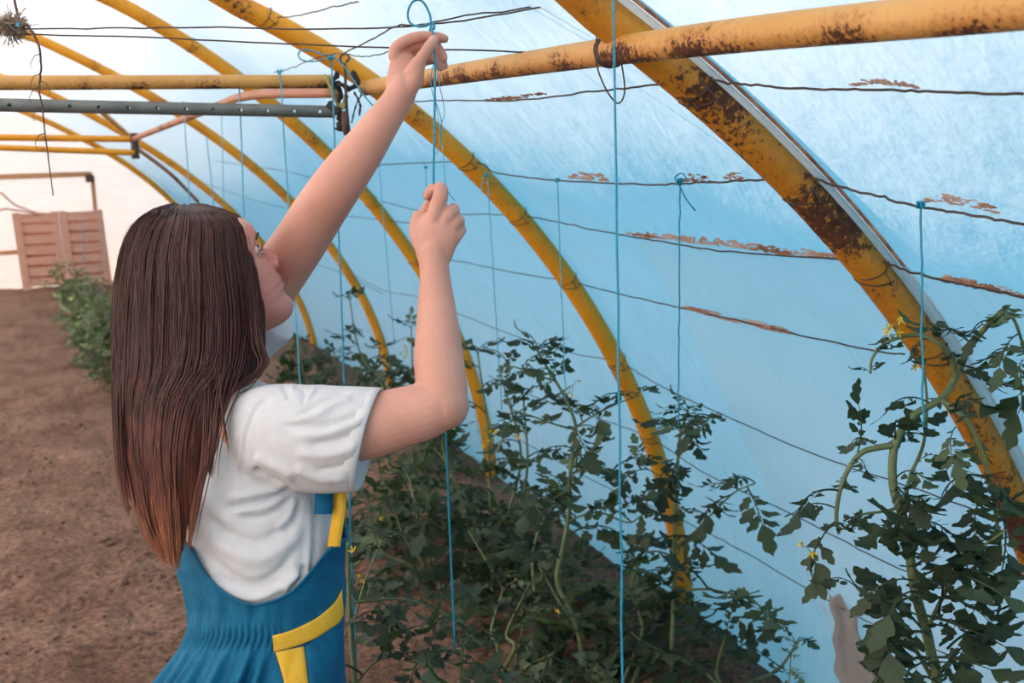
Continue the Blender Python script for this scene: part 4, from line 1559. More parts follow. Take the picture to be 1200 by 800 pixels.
# trouser legs and crotch
for hip, kx, ank in LEGS:
    P = catmull([hip + [0, 0, .06], hip + [0, 0, -.05], kx, (kx + ank) / 2, ank + [0, 0, -.02]], 24)
    mb.tube(P, np.interp(np.linspace(0, 1, 24), [0, .2, .6, 1], [.10, .105, .088, .072]), 24, cap=True)
overalls = under(person, mb, 'overalls', MAT['blue_cloth'])


def px_on_ov(x, y, off=0.0035):
    cx, hx, hd = ov(y)
    s = np.clip((x - cx) / (hx + off * 660), -0.995, 0.995)
    return ov_pt(y, math.asin(s), off)


def patch(corners, name, m, nu=24, nv=8, off=0.0035):
    """quilted strip between an upper and a lower picture-plane curve, laid on the overalls"""
    up, dn = catmull(corners[0], nu), catmull(corners[1], nu)
    rows = [[px_on_ov(*(up[i] * (1 - t) + dn[i] * t), off=off + 0.0012 * math.sin(math.pi * t)) for i in range(nu)] for t in np.linspace(0, 1, nv)]
    rows = [[px_on_ov(*p, off=-0.004) for p in up]] + rows + [[px_on_ov(*p, off=-0.004) for p in dn]]
    mb = MB()
    mb.loft(rows, closed=False)
    return under(overalls, mb, name, m)


patch(([(319, 745), (345, 737), (372, 724), (392, 707), (401.5, 690)], [(321, 764), (348, 757), (374, 746), (393, 733), (401.5, 720)]), 'yellow_band', MAT['yellow_cloth'])
patch(([(323, 764), (328, 780), (333, 800), (340, 835)], [(357, 757), (358.5, 775), (360, 800), (363, 835)]), 'yellow_band', MAT['yellow_cloth'])
patch(([(358, 758), (359.5, 778), (361, 800), (364, 835)], [(399, 728), (401, 760), (403, 800), (407, 835)]), 'side_pocket', MAT['blue_cloth'], off=0.0045)
# shoulder strap pieces
def ribbon(px_pts, w, d_off, name, m, thick=0.002):
    P = catmull(px_pts, 20)
    a, b = [], []
    for (x, y, d) in P:
        a.append(V(x - w, y, d + d_off))
        b.append(V(x + w, y, d))
    a, b = np.array(a), np.array(b)
    nn = -CF * thick
    mb = MB()
    mb.loft([a - nn, a + nn, (a + b) / 2 + nn * 2.2, b + nn, b - nn], closed=False)
    under(overalls, mb, name, m)


ribbon([(396, 560, 1.80), (398, 590, 1.80), (396, 608, 1.80), (393.5, 624, 1.80), (391, 640, 1.805)], 7.5, 0.004, 'yellow_strap', MAT['yellow_cloth'])
ribbon([(381, 560, 1.800), (379.5, 585, 1.792), (378.5, 602, 1.79)], 10.5, -0.004, 'strap_end', MAT['blue_cloth'])
# boots
for i, (hip, kx, ank) in enumerate(LEGS):
    mb = MB()
    g0 = float(ground_z(ank[0], ank[1]))
    fd = EX * .75 + EA * .55
    base = np.array([ank[0], ank[1], g0])
    mb.tube(catmull([base + [0, 0, .16], base + [0, 0, .09], base + fd * .03 + [0, 0, .045], base + fd * .10 + [0, 0, .04], base + fd * .16 + [0, 0, .032]], 18), np.interp(np.linspace(0, 1, 18), [0, .4, .7, 1], [.05, .048, .042, .028]), 16)
    under(person, mb, 'boot', MAT['boot'])

# ---- hair
HO = np.array([  # picture row: left, right edge, depth of the middle, half depth
    (237.0, 212, 224, 1.905, .020), (241, 190, 243, 1.903, .052), (248, 174, 268, 1.901, .095), (256, 164, 281, 1.899, .109), (268, 153, 290, 1.897, .116), (282, 146, 294, 1.895, .124), (300, 140, 297, 1.892, .128), (330, 136, 303, 1.888, .130),
    (365, 134, 308, 1.880, .120), (400, 133, 309, 1.868, .104), (428, 132, 307, 1.858, .094), (445, 132, 294, 1.848, .084), (462, 132, 270, 1.836, .072), (490, 133, 258, 1.822, .062), (530, 137, 246, 1.812, .056), (570, 146, 241, 1.806, .050), (610, 160, 236, 1.802, .045), (640, 172, 231, 1.80, .040), (680, 188, 222, 1.80, .036)])


def ho(y):
    return [np.interp(y, HO[:, 0], HO[:, k]) for k in range(1, 5)]


def hair_pt(y, psi, lay):
    l, r, d0, hd = ho(y)
    cx, hx = (l + r) / 2, (r - l) / 2
    return V(cx + hx * lay * math.sin(psi), y + (1 - lay) * 40 * math.exp(-(y - 237) / 50), d0 - hd * lay * math.cos(psi))


CAPS = math.radians(100)
mb = MB()
rows = []
for y in [239, 243, 250, 260, 275, 295, 320, 350, 380, 410, 430, 446, 462, 490, 530, 570, 600]:
    rows.append([hair_pt(y, a, 0.86) for a in np.linspace(-math.radians(150), math.radians(58 if y > 270 else 110), 40)])
mb.loft(rows, closed=False)
hair = under(person, mb, 'hair', MAT['hair'])
rng = np.random.default_rng(21)
SEGS = 20
vs_, fs_ = [], []
nv_ = 0


def strand(path, rads):
    global nv_
    n = len(path)
    T = np.gradient(path, axis=0)
    T /= np.linalg.norm(T, axis=1)[:, None] + 1e-9
    A = np.cross(T, np.array([0.3, 0.5, 0.2]))
    A /= np.linalg.norm(A, axis=1)[:, None] + 1e-9
    B = np.cross(T, A)
    R = rads[:, None]
    ring = np.stack([path + R * A, path + R * (-0.5 * A + 0.866 * B), path + R * (-0.5 * A - 0.866 * B)], 1)
    vs_.append(ring.reshape(-1, 3))
    for i in range(n - 1):
        o = nv_ + i * 3
        fs_.extend([(o, o + 1, o + 4, o + 3), (o + 1, o + 2, o + 5, o + 4), (o + 2, o, o + 3, o + 5)])
    nv_ += n * 3


def y_end(s):
    return float(np.interp(s, [-1, -.75, -.45, -.1, .2, .5, .75, 1], [585, 610, 640, 662, 664, 640, 600, 545]))


NCL = 330
for c in range(NCL):
    back = c % 9 == 0
    psi0 = math.radians(rng.uniform(-155, -95)) if back else math.radians(rng.uniform(-100, 84) if c % 7 else rng.uniform(80, 165)) if c % 5 else math.radians(rng.uniform(58, 90))
    lay0 = rng.uniform(0.90, 1.0) if not back else rng.uniform(.9, .97)
    ph1, ph2 = rng.uniform(0, 6.28, 2)
    am = rng.uniform(0.01, 0.09)
    ye = y_end(math.sin(psi0)) - abs(rng.normal(0, 16)) + 6
    if back:
        ye = 560 - 60 * rng.random()
    part = rng.uniform(-6, 12)
    for k in range(13):
        spread = 0.042
        psi = psi0 + rng.normal(0, spread)
        lay = min(lay0 + rng.normal(0, 0.012), 1.02)
        y1 = ye - abs(rng.normal(0, 10))
        ystart = 238.2 + abs(part) * 0.14 + rng.random() * 2.5
        t = np.linspace(0, 1, SEGS)
        yv = ystart + (y1 - ystart) * t ** 1.35
        path = np.empty((SEGS, 3))
        conv = 0.45  # strands of a lock draw together at the tip
        for i in range(SEGS):
            tt = t[i]
            ps = psi + (psi0 - psi) * conv * tt
            ps += am * math.sin(ph1 + tt * 7.0) * tt + 0.02 * math.sin(ph2 + tt * 15) * tt
            la = lay + 0.012 * math.sin(ph2 + tt * 9)
            path[i] = hair_pt(yv[i], ps, la)
        rad = np.interp(t, [0, .1, .7, 1], [0.0008, 0.00125, 0.0011, 0.0003])
        strand(path, rad)
# the loose lock over the shoulder and stray hairs
for (pts, cnt, sp) in (([(298, 385, 1.80), (303, 405, 1.795), (309, 424, 1.79), (302, 438, 1.785), (286, 450, 1.775), (268, 462, 1.76)], 34, 4.0), ([(284, 400, 1.80), (278, 425, 1.79), (270, 452, 1.77), (256, 490, 1.745), (248, 530, 1.735), (246, 556, 1.735)], 30, 4.5),
                       ([(262, 450, 1.77), (254, 480, 1.745), (250, 520, 1.735), (243, 548, 1.735)], 26, 4.0), ([(245, 480, 1.75), (240, 540, 1.74), (228, 600, 1.74), (222, 640, 1.745)], 24, 4), ([(258, 455, 1.755), (262, 490, 1.738), (268, 530, 1.735)], 3, 1), ([(160, 560, 1.77), (172, 610, 1.765), (196, 660, 1.77)], 22, 5), ([(140, 480, 1.78), (142, 540, 1.775), (150, 600, 1.775)], 16, 3.5), ([(200, 580, 1.75), (204, 630, 1.75), (206, 666, 1.752)], 26, 5)):
    base = np.array(pts, float)
    for k in range(cnt):
        q = base.copy()
        q[:, 0] += rng.normal(0, sp) * np.linspace(1, 0.55, len(q)) + rng.normal(0, .5, len(q))
        q[:, 1] += rng.normal(0, 3, len(q)) * np.linspace(0.3, 1.2, len(q))
        q[:, 2] += rng.normal(0, 0.004)
        q[0, 1] -= abs(rng.normal(0, 22))
        c3 = catmull(q, 18)
        path = np.array([V(*p) for p in c3])
        strand(path, np.interp(np.linspace(0, 1, 18), [0, .15, .7, 1], [0.0004, 0.0012, 0.001, 0.0003]))
for k in range(70):
    psi = math.radians(rng.uniform(-100, 80))
    y0 = rng.uniform(238, 330)
    n = 12
    yv = y0 + np.linspace(0, rng.uniform(30, 150), n)
    ph = rng.uniform(0, 6)
    path = np.array([hair_pt(y, psi + .05 * math.sin(ph + i * .5), 1.01 + .035 * math.sin(math.pi * i / (n - 1))) for i, y in enumerate(yv)])
    strand(path, np.full(n, 0.00035))
mb = MB()
mb.v = [np.vstack(vs_)]
mb.n = nv_
mb.f = fs_
st = under(person, mb, 'hair_strands', MAT['hair'])

# ---- the string she is tying
hs = empty('string', V(507, 40, 1.872), 'bright teal string held between her two hands, looped over the wire', 'string', 'blue plant strings')
mb = MB()
mb.tube(catmull([V(505, 29, 1.905), V(507, 38, 1.872), V(508.5, 48, 1.860), V(510, 70, 1.862), V(509.5, 110, 1.85), V(509, 160, 1.84), V(508, 205, 1.838), V(509, 226, 1.842), V(512, 250, 1.862), V(517, 310, 1.90), V(520, 420, 1.95), V(522, 500, 1.99), V(527, 620, 2.02), V(533, 762, 2.05)], 80), 0.0021, 7)
under(hs, mb, 'twine', MAT['string'])
mb = MB()
mb.tube(catmull([V(506, 33, 1.90), V(503, 15, 1.905), V(494, 1, 1.905), V(484, 2, 1.905), V(478, 14, 1.905), V(480, 26, 1.905), V(490, 31, 1.90), V(500, 30, 1.90), V(507, 26, 1.90), V(509, 33, 1.897), V(504, 36, 1.896), V(506, 28, 1.896)], 60), 0.0021, 7)
under(hs, mb, 'loop', MAT['string'])
for q in ([(510, 70, 1.87), (505, 90, 1.872), (507, 110, 1.87), (514, 128, 1.87), (518, 150, 1.87), (515, 172, 1.87)], [(511, 72, 1.87), (514, 95, 1.872), (521, 130, 1.872), (516, 150, 1.87), (519, 175, 1.87), (521, 205, 1.87), (524, 222, 1.872), (533, 235, 1.872)], [(509, 80, 1.868), (511, 120, 1.868), (516, 160, 1.868), (512, 180, 1.868)]):
    mb = MB()
    mb.tube(catmull([V(*p) for p in q], 30), 0.00085, 5)
    under(hs, mb, 'frayed_fibre', MAT['string_pale'])

# ------------------------------------------------------------------ tomato plants
def leaf_mat(name='tomato leaf', k=1.0, kr=1.0):
    m, nt, out = new_mat(name)
    oi = nt.nodes.new('ShaderNodeObjectInfo')
    v = coords(nt)
    base = ramp(nt, [(q, (r * k * kr, g_ * k, b * k)) for q, (r, g_, b) in ((0.0, (0.036, 0.054, 0.033)), (0.5, (0.054, 0.078, 0.045)), (0.9, (0.080, 0.108, 0.062)), (1.0, (0.15, 0.20, 0.11)))], oi.outputs['Random']).outputs[0]
    f = noise(nt, v, 60, 4)
    col = mixc(nt, 1.0, base, ramp(nt, [(0.3, (0.75, 0.78, 0.75)), (0.7, (1.25, 1.22, 1.15))], f).outputs[0], 'MULTIPLY')
    p = nt.nodes.new('ShaderNodeBsdfPrincipled')
    nt.links.new(col, p.inputs['Base Color'])
    p.inputs['Roughness'].default_value = 0.55
    p.inputs['Specular IOR Level'].default_value = 0.35
    nt.links.new(bump(nt, noise(nt, v, 130, 4), 0.35, 0.002), p.inputs['Normal'])
    t = nt.nodes.new('ShaderNodeBsdfTranslucent')
    tc = mixc(nt, 1.0, col, (1.3, 1.6, 0.7), 'MULTIPLY')
    nt.links.new(tc, t.inputs['Color'])
    mx = nt.nodes.new('ShaderNodeMixShader')
    mx.inputs[0].default_value = 0.28
    nt.links.new(p.outputs[0], mx.inputs[1])
    nt.links.new(t.outputs[0], mx.inputs[2])
    nt.links.new(mx.outputs[0], out.inputs[0])
    return m


MAT['leaf'] = leaf_mat()
MAT['leaf_pale'] = leaf_mat('haze lightened leaf', 2.6, 1.15)  # haze over the far plants put into a lighter leaf colour
MAT['stem'] = simple_mat('hairy green tomato stem', (0.10, 0.135, 0.055), (0.17, 0.21, 0.09), 40, 0.6)
MAT['petal'] = simple_mat('yellow petal', (0.78, 0.52, 0.02), (0.85, 0.62, 0.04), 80, 0.6)
lr = np.random.default_rng(5)


def leaflet(mb, o, ax, side, nrm, L, W, teeth, fold, curl, st=9):
    """one lobed leaflet: midrib from o along ax, edges along +-side, bending away from its upper face"""
    mid, le, ri = [], [], []
    p = o.copy()
    step = L / st
    a = ax.copy()
    saw = (1.0, 1.0 + teeth * .5, 1.0 - teeth)
    o1, o2 = lr.integers(0, 3), lr.integers(0, 3)
    for i in range(st + 1):
        t = i / st
        w = W * 1.25 * (t ** .55) * (1 - t) ** .85 * 1.75 if 0 < t < 1 else 0.0
        up = np.cross(side, a)
        f = fold * (0.8 + 0.3 * t)
        wl, wr = w * saw[(i + o1) % 3], w * saw[(i + o2) % 3]
        mid.append(p.copy())
        le.append(p + side * wl * math.cos(f) + up * wl * math.sin(f) * (.5 - t) * 2 + a * wl * .18)
        ri.append(p - side * wr * math.cos(f) + up * wr * math.sin(f) * (.5 - t) * 2 + a * wr * .18)
        c = curl / st * (0.5 + 1.1 * t)
        a = a * math.cos(c) - up * math.sin(c)
        a /= np.linalg.norm(a)
        p = p + a * step
    n = st + 1
    vv = np.vstack([le, mid, ri])
    F = []
    for i in range(st):
        F.append((i, i + 1, n + i + 1, n + i))
        F.append((n + i, n + i + 1, 2 * n + i + 1, 2 * n + i))
    mb.add(vv, F)


def leaf_mesh(kind, seed):
    """a compound leaf growing along +X, unit length about 1, hanging towards -Z"""
    global lr
    lr = np.random.default_rng(seed)
    mb = MB()
    droop = {'spread': 0.7, 'hang': 1.5, 'curl': 1.1}[kind] * lr.uniform(.8, 1.2)
    n = 12
    P = [np.zeros(3)]
    a = 0.35
    hd = 0.0
    for i in range(n):
        a -= droop / n * (0.6 + 0.8 * i / n)
        hd += lr.normal(0, .05)
        P.append(P[-1] + np.array([math.cos(a) * math.cos(hd), math.cos(a) * math.sin(hd), math.sin(a)]) * 0.78 / n)
    P = np.array(P)
    mb.tube(P, np.linspace(0.016, 0.007, n + 1), 4, cap=False)
    T = np.gradient(P, axis=0)
    T /= np.linalg.norm(T, axis=1)[:, None]
    st = 8 if kind == 'spread' else 7
    for t, sc in ((0.36, .62), (0.60, .85), (0.82, .8)):
        i = int(t * n)
        for s in (-1, 1):
            k = min(n, i + (1 if s > 0 else 0))
            tng = T[k]
            sd = np.cross([0, 0, 1.0], tng)
            sd /= np.linalg.norm(sd)
            zz = {'spread': (-.9, -.1), 'hang': (-1.6, -.5), 'curl': (-1.8, -.6)}[kind]
            ax = tng * lr.uniform(.3, .6) + s * sd * lr.uniform(.6, 1) + np.array([0, 0, lr.uniform(*zz)])
            ax /= np.linalg.norm(ax)
            up = np.array([0, 0, .55]) + s * sd * .9 + tng * .5 + lr.normal(0, .25, 3)
            sv = np.cross(up, ax)
            sv /= np.linalg.norm(sv)
            o = P[k]
            st_len = 0.07 * sc
            mb.tube([o, o + ax * st_len], 0.006, 3, cap=False)
            leaflet(mb, o + ax * st_len, ax, sv, up, .42 * sc * lr.uniform(.85, 1.15), .135 * sc * lr.uniform(.85, 1.2), lr.uniform(.16, .36), lr.uniform(.15, .75) if kind != 'curl' else lr.uniform(.5, 1.1), lr.uniform(.3, 1.4) * (1.5 if kind == 'curl' else 1), st)
        if lr.random() < .8:                    # small leaflet between the pairs
            s = 1 if lr.random() < .5 else -1
            k = max(1, i - 2)
            sd = np.cross([0, 0, 1.0], T[k])
            ax = T[k] * .3 + s * sd + np.array([0, 0, -.3])
            ax /= np.linalg.norm(ax)
            sv = np.cross([0, 0, 1.0], ax)
            sv /= np.linalg.norm(sv)
            leaflet(mb, P[k], ax, sv, None, .12, .035, .12, .4, .6, 4)
    tng = T[-1]
    sv = np.cross([0, 0, 1.0], tng)
    sv /= np.linalg.norm(sv)
    leaflet(mb, P[-1], tng, sv, None, .48 * lr.uniform(.9, 1.1), .16, .32, lr.uniform(.2, .7), lr.uniform(.2, 1.2) * (1.4 if kind == 'curl' else 1), st + 1)
    return mb.mesh('leaf_' + kind, [MAT['leaf']], smooth=True)


LEAVES = {k: [leaf_mesh(k, 40 + 13 * i + 7 * j) for i in range(5)] for j, k in enumerate(('spread', 'hang', 'curl'))}
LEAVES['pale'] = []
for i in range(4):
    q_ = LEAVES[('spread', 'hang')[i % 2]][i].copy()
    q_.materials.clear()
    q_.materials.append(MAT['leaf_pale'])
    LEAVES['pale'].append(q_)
# a single bud leaf and a flower, shared by every plant
_f = MB()
for i in range(5):
    a = 2 * math.pi * i / 5
    ax = np.array([math.cos(a), math.sin(a), .15])
    ax /= np.linalg.norm(ax)
    sv = np.cross([0, 0, 1.0], ax)
    leaflet(_f, np.zeros(3), ax, sv, None, 1.0, .2, 0.0, .15, .9, 4)
_f.tube([[0, 0, -.1], [0, 0, .35], [0, 0, .7]], [.14, .13, .03], 6)
FLOWER = _f.mesh('flower', [MAT['petal']])


def rot_to(dirv, roll=0.0):
    """matrix taking +X to dirv with +Z kept as upright as possible"""
    x = Vector(dirv).normalized()
    y = Vector((0, 0, 1)).cross(x)
    if y.length < 1e-3:
        y = Vector((0, 1, 0))
    y.normalize()
    z = x.cross(y)
    m = Matrix((x, y, z)).transposed()
    return (m @ Matrix.Rotation(roll, 3, 'X')).to_4x4()


def put(mesh, root, name, pos, dirv, scale, roll=0.0):
    # leaves turn in where they would touch the film
    dirv = np.array(dirv, float) / np.linalg.norm(dirv)
    tip = np.asarray(pos, float) + dirv * scale
    tt = math.atan2(max(tip[2], 0), tip[0] - XC)
    if math.hypot(tip[0] - XC, tip[2]) > float(film_r(tt, tip[1])) - 0.05:
        rad = np.array([math.cos(tt), 0, math.sin(tt)])
        k = dirv @ rad
        if k > 0:
            dirv = dirv - 1.7 * k * rad
    o = bpy.data.objects.new(name, mesh)
    COL.objects.link(o)
    o.parent = root
    o.matrix_local = Matrix.Translation(Vector(pos) - Vector(root.location)) @ rot_to(dirv, roll) @ Matrix.Diagonal((scale, scale, scale, 1))
    return o


prng = np.random.default_rng(99)


def leaf_along(root, P, f0, f1, gap, l0, l1, kinds, az0=0.0, az_bias=None, n_top=2):
    """leaves spiralling up a stem polyline P from fraction f0 to f1"""
    seg = np.linalg.norm(np.diff(P, axis=0), axis=1)
    cum = np.concatenate([[0], np.cumsum(seg)])
    total = cum[-1]
    s = f0 * total
    az = az0
    while s < f1 * total:
        q = np.array([np.interp(s, cum, P[:, k]) for k in range(3)])
        f = s / total
        L = (l0 + (l1 - l0) * f) * prng.uniform(.8, 1.2)
        az += 2.4 + prng.normal(0, .3)
        a2 = az
        el = prng.uniform(-.1, .75)
        d = np.array([math.cos(a2) * math.cos(el), math.sin(a2) * math.cos(el), math.sin(el)])
        put(random.choice(LEAVES[random.choice(kinds)]), root, 'leaf', q, d, L, prng.uniform(-.5, .5))
        s += gap * prng.uniform(.75, 1.25)
    for k in range(n_top):
        az += 2.1
        el = prng.uniform(.3, 1.2)
        put(random.choice(LEAVES[random.choice(kinds)]), root, 'leaf', P[-1], (math.cos(az) * math.cos(el), math.sin(az) * math.cos(el), math.sin(el)), l1 * prng.uniform(.55, .8), prng.uniform(-.5, .5))


def flowers(root, q, n=3, size=0.012, spread=0.02):
    for i in range(n):
        p = np.asarray(q, float) + prng.normal(0, spread, 3)
        mb = MB()
        mb.tube([q, (np.asarray(q) + p) / 2 + [0, 0, .006], p], 0.0009, 4)
        under(root, mb, 'flower_stalk', MAT['stem'])
        o = bpy.data.objects.new('flower', FLOWER)
        COL.objects.link(o)
        o.parent = root
        dv = -CF * .7 + prng.normal(0, .5, 3)
        o.matrix_local = Matrix.Translation(Vector(p) - Vector(root.location)) @ Vector(dv).to_track_quat('Z', 'Y').to_matrix().to_4x4() @ Matrix.Diagonal((size, size, size, 1))


def ground_at(px, py):
    z = 0.0
    for _ in range(12):
        P = at_z(px, py, z)
        z = float(ground_z(P[0], P[1]))
    return at_z(px, py, z)


def VC(x, y, d):
    """point at a given depth, kept clear of the film"""
    fd = (film_hit(x, y, -0.11) - EYE) @ CF
    return V(x, y, min(d, fd))


ROW = 'tomato plants of the bed along the film'


def tomato(label, path, r0, r1, l0, l1, gap, kinds, f0=0.12, shoots=(), blooms=(), group=ROW, n_top=3, base=None, k=1.13, kg=.8):
    """path: (column, row, depth) points from bottom to top; a stem foot is added on the soil"""
    pts = [VC(*p) for p in path]
    if base is None:
        b = pts[0].copy()
        b[2] = float(ground_z(b[0], b[1])) - 0.01
        if pts[0][2] - b[2] > 0.03:
            pts = [b] + pts
        else:
            pts[0] = b
    root = empty('tomato_plant', pts[0] + [0, 0, .01], label, 'tomato plant', group)
    P = catmull(pts, 10 * len(pts))
    mb = MB()
    mb.tube(P, np.linspace(r0, r1, len(P)), 8)
    under(root, mb, 'stem', MAT['stem'])
    leaf_along(root, P, f0, 0.97, gap * kg, l0 * k, l1 * k, kinds, prng.uniform(0, 6), n_top=n_top)
    for sp, ra, rb, la, lb, g, kn in shoots:
        S = catmull([VC(*p) for p in sp], 9 * len(sp))
        mb = MB()
        mb.tube(S, np.linspace(ra, rb, len(S)), 7)
        under(root, mb, 'side_shoot', MAT['stem'])
        if g:
            leaf_along(root, S, 0.12, 0.95, g * kg, la * k, lb * k, kn, prng.uniform(0, 6), n_top=2)
    for (x, y, d, n, sz, spd) in blooms:
        flowers(root, VC(x, y, d), n, sz, spd)
    return root


def lone(root, px, py, d, tip, L, kind, roll=0.0, i=None):
    """one leaf at a chosen spot, pointing to a picture-plane tip"""
    a = VC(px, py, d)
    b = VC(*tip)
    me_ = LEAVES[kind][i] if i is not None else random.choice(LEAVES[kind])
    return put(me_, root, 'leaf', a, b - a, L, roll)


SH, HG, CL = ('spread', 'hang'), ('hang', 'curl'), ('curl',)
# the big plant at the right
dR = 1.80
big = tomato('largest tomato plant, at the right edge, bent over in front of the thick rusty arch', [(1098, 850, dR), (1090, 760, dR), (1072, 690, dR), (1062, 620, dR), (1048, 575, dR), (1046, 540, dR), (1052, 512, dR), (1072, 486, dR), (1104, 466, dR), (1122, 438, dR), (1136, 408, dR), (1160, 378, dR), (1180, 360, dR)], 0.0095, 0.0042, 0.20, 0.10, 0.085, SH, f0=0.30, n_top=1, k=.92, kg=1.05,
             shoots=[([(1120, 442, dR), (1115, 420, dR), (1100, 402, dR), (1078, 393, dR), (1055, 395, dR), (1035, 404, dR), (1022, 420, dR), (1020, 438, dR)], .0048, .002, .075, .06, .055, HG),
                     ([(1046, 522, dR), (1030, 524, dR), (1010, 530, dR), (995, 548, dR), (984, 575, dR), (980, 605, dR), (983, 625, dR)], .006, .003, .10, .09, .045, HG),
                     ([(1072, 640, dR), (1066, 598, dR - .01), (1030, 600, dR - .02), (1008, 604, dR - .02), (990, 620, dR - .02)], .003, .0018, .07, .07, 0.10, HG),
                     ([(1102, 468, dR), (1118, 480, dR - .02), (1138, 500, dR - .03), (1160, 560, dR - .04), (1172, 640, dR - .05)], .005, .003, .14, .15, .055, SH),
                     ([(1058, 600, dR), (1066, 560, dR + .02), (1082, 520, dR + .03), (1086, 470, dR + .04), (1082, 430, dR + .04)], .004, .002, .10, .07, .055, HG),
                     ([(1170, 370, dR), (1186, 372, dR + .02), (1196, 395, dR + .03), (1203, 420, dR + .03)], .003, .0018, .10, .11, .04, HG),
                     ([(1085, 740, dR), (1110, 690, dR - .05), (1140, 650, dR - .08), (1180, 620, dR - .1)], .004, .002, .15, .16, .06, SH),
                     ([(1090, 790, dR), (1060, 740, dR - .03), (1030, 705, dR - .05), (1005, 690, dR - .05)], .004, .002, .15, .13, .05, SH)],
             blooms=[(1050, 385, dR, 4, .012, .013), (1072, 432, dR, 1, .011, .004), (940, 640, dR, 2, .011, .008)], group=None)
lone(big, 1005, 530, dR, (1000, 455, dR), .105, 'spread', .4, 0)
lone(big, 985, 575, dR, (948, 580, dR - .02), .13, 'hang', .2, 1)
lone(big, 980, 610, dR, (944, 660, dR), .15, 'hang', -.2, 2)
lone(big, 1100, 395, dR, (1128, 382, dR), .09, 'spread', .1, 3)
lone(big, 1050, 520, dR, (1050, 480, dR - .05), .12, 'hang', .3, 4)
lone(big, 1180, 420, dR, (1196, 470, dR), .14, 'hang', .3, 0)
for (x, y, tx, ty, L) in ((1090, 700, 1040, 690, .19), (1085, 660, 1140, 690, .22), (1080, 720, 1160, 760, .22), (1095, 770, 1150, 790, .2), (1090, 740, 1030, 770, .2), (1070, 620, 1120, 600, .18), (1066, 610, 1020, 640, .16), (1170, 600, 1198, 650, .18), (1100, 800, 1050, 800, .2), (1150, 560, 1185, 560, .16), (1075, 640, 1055, 600, .17), (1100, 720, 1110, 670, .18),
                            (1075, 700, 1015, 720, .18), (1080, 740, 1010, 760, .18), (1085, 770, 1020, 800, .19), (1070, 680, 1005, 690, .15), (1095, 700, 1150, 720, .19), (1100, 680, 1165, 670, .18), (1110, 760, 1175, 730, .18), (1100, 790, 1160, 810, .19), (1060, 620, 1090, 640, .15), (1066, 650, 1100, 665, .16), (1120, 650, 1150, 690, .15), (1140, 620, 1130, 665, .15), (1090, 770, 1060, 800, .17), (1085, 800, 1040, 815, .18), (1056, 590, 1085, 575, .13), (1050, 560, 1080, 545, .12), (1120, 500, 1105, 540, .12), (1130, 530, 1110, 565, .13), (1150, 590, 1125, 620, .14)):
    lone(big, x, y, dR - prng.uniform(0, .08), (tx, ty, dR - .12), L * .78, random.choice(SH), prng.uniform(-.4, .4))

# slim young plant in the middle right
dm = 3.30
tomato('slim upright young tomato plant before the second arch foot, right of the full height string', [(786, 812, dm), (788, 740, dm), (790, 660, dm), (791, 600, dm), (794, 545, dm), (797, 510, dm), (806, 482, dm)], .0085, .004, .20, .12, .10, HG, f0=0.22, n_top=4,
       shoots=[([(792, 640, dm), (815, 622, dm - .03), (840, 596, dm - .05), (862, 576, dm - .06), (885, 566, dm - .06)], .004, .002, .17, .13, .09, SH),
               ([(790, 695, dm), (820, 690, dm - .05), (850, 694, dm - .08), (885, 706, dm - .1), (915, 735, dm - .1)], .004, .0022, .20, .18, .085, SH),
               ([(793, 570, dm), (770, 556, dm - .03), (752, 545, dm - .04)], .003, .0018, .13, .12, .07, HG),
               ([(800, 498, dm), (822, 490, dm), (846, 490, dm)], .003, .0018, .12, .13, .06, HG),
               ([(789, 690, dm), (762, 672, dm - .04), (740, 668, dm - .06)], .003, .002, .16, .15, .08, SH)],
       blooms=[(778, 568, dm - .02, 4, .013, .03)])
# tall plant at the centre
d3 = 3.42
tomato('tallest central tomato plant, its curled top beside a pale string', [(684, 800, d3), (680, 752, d3), (668, 714, d3), (653, 680, d3), (660, 640, d3), (667, 600, d3), (668, 560, d3), (672, 520, d3), (674, 496, d3), (660, 462, d3), (642, 432, d3), (630, 412, d3)], .0095, .004, .21, .14, .10, HG, f0=0.30, n_top=4,
       shoots=[([(650, 446, d3), (630, 440, d3 - .02), (610, 432, d3 - .03), (595, 428, d3 - .03)], .0035, .002, .12, .14, .055, HG),
               ([(673, 503, d3), (650, 497, d3 - .03), (625, 488, d3 - .05), (600, 480, d3 - .05)], .0035, .002, .16, .14, .08, HG),
               ([(675, 500, d3), (700, 484, d3 - .03), (725, 472, d3 - .05), (748, 464, d3 - .06)], .0038, .002, .15, .13, .07, HG),
               ([(668, 555, d3), (695, 548, d3 - .04), (722, 556, d3 - .06), (735, 570, d3 - .06)], .004, .002, .18, .16, .075, HG),
               ([(666, 610, d3), (700, 600, d3 - .04), (735, 612, d3 - .06), (752, 604, d3 - .06)], .004, .002, .18, .16, .08, HG),
               ([(667, 580, d3), (640, 575, d3 - .05), (618, 580, d3 - .08)], .003, .002, .17, .16, .075, SH)],
       blooms=[(672, 450, d3, 3, .009, .02)])
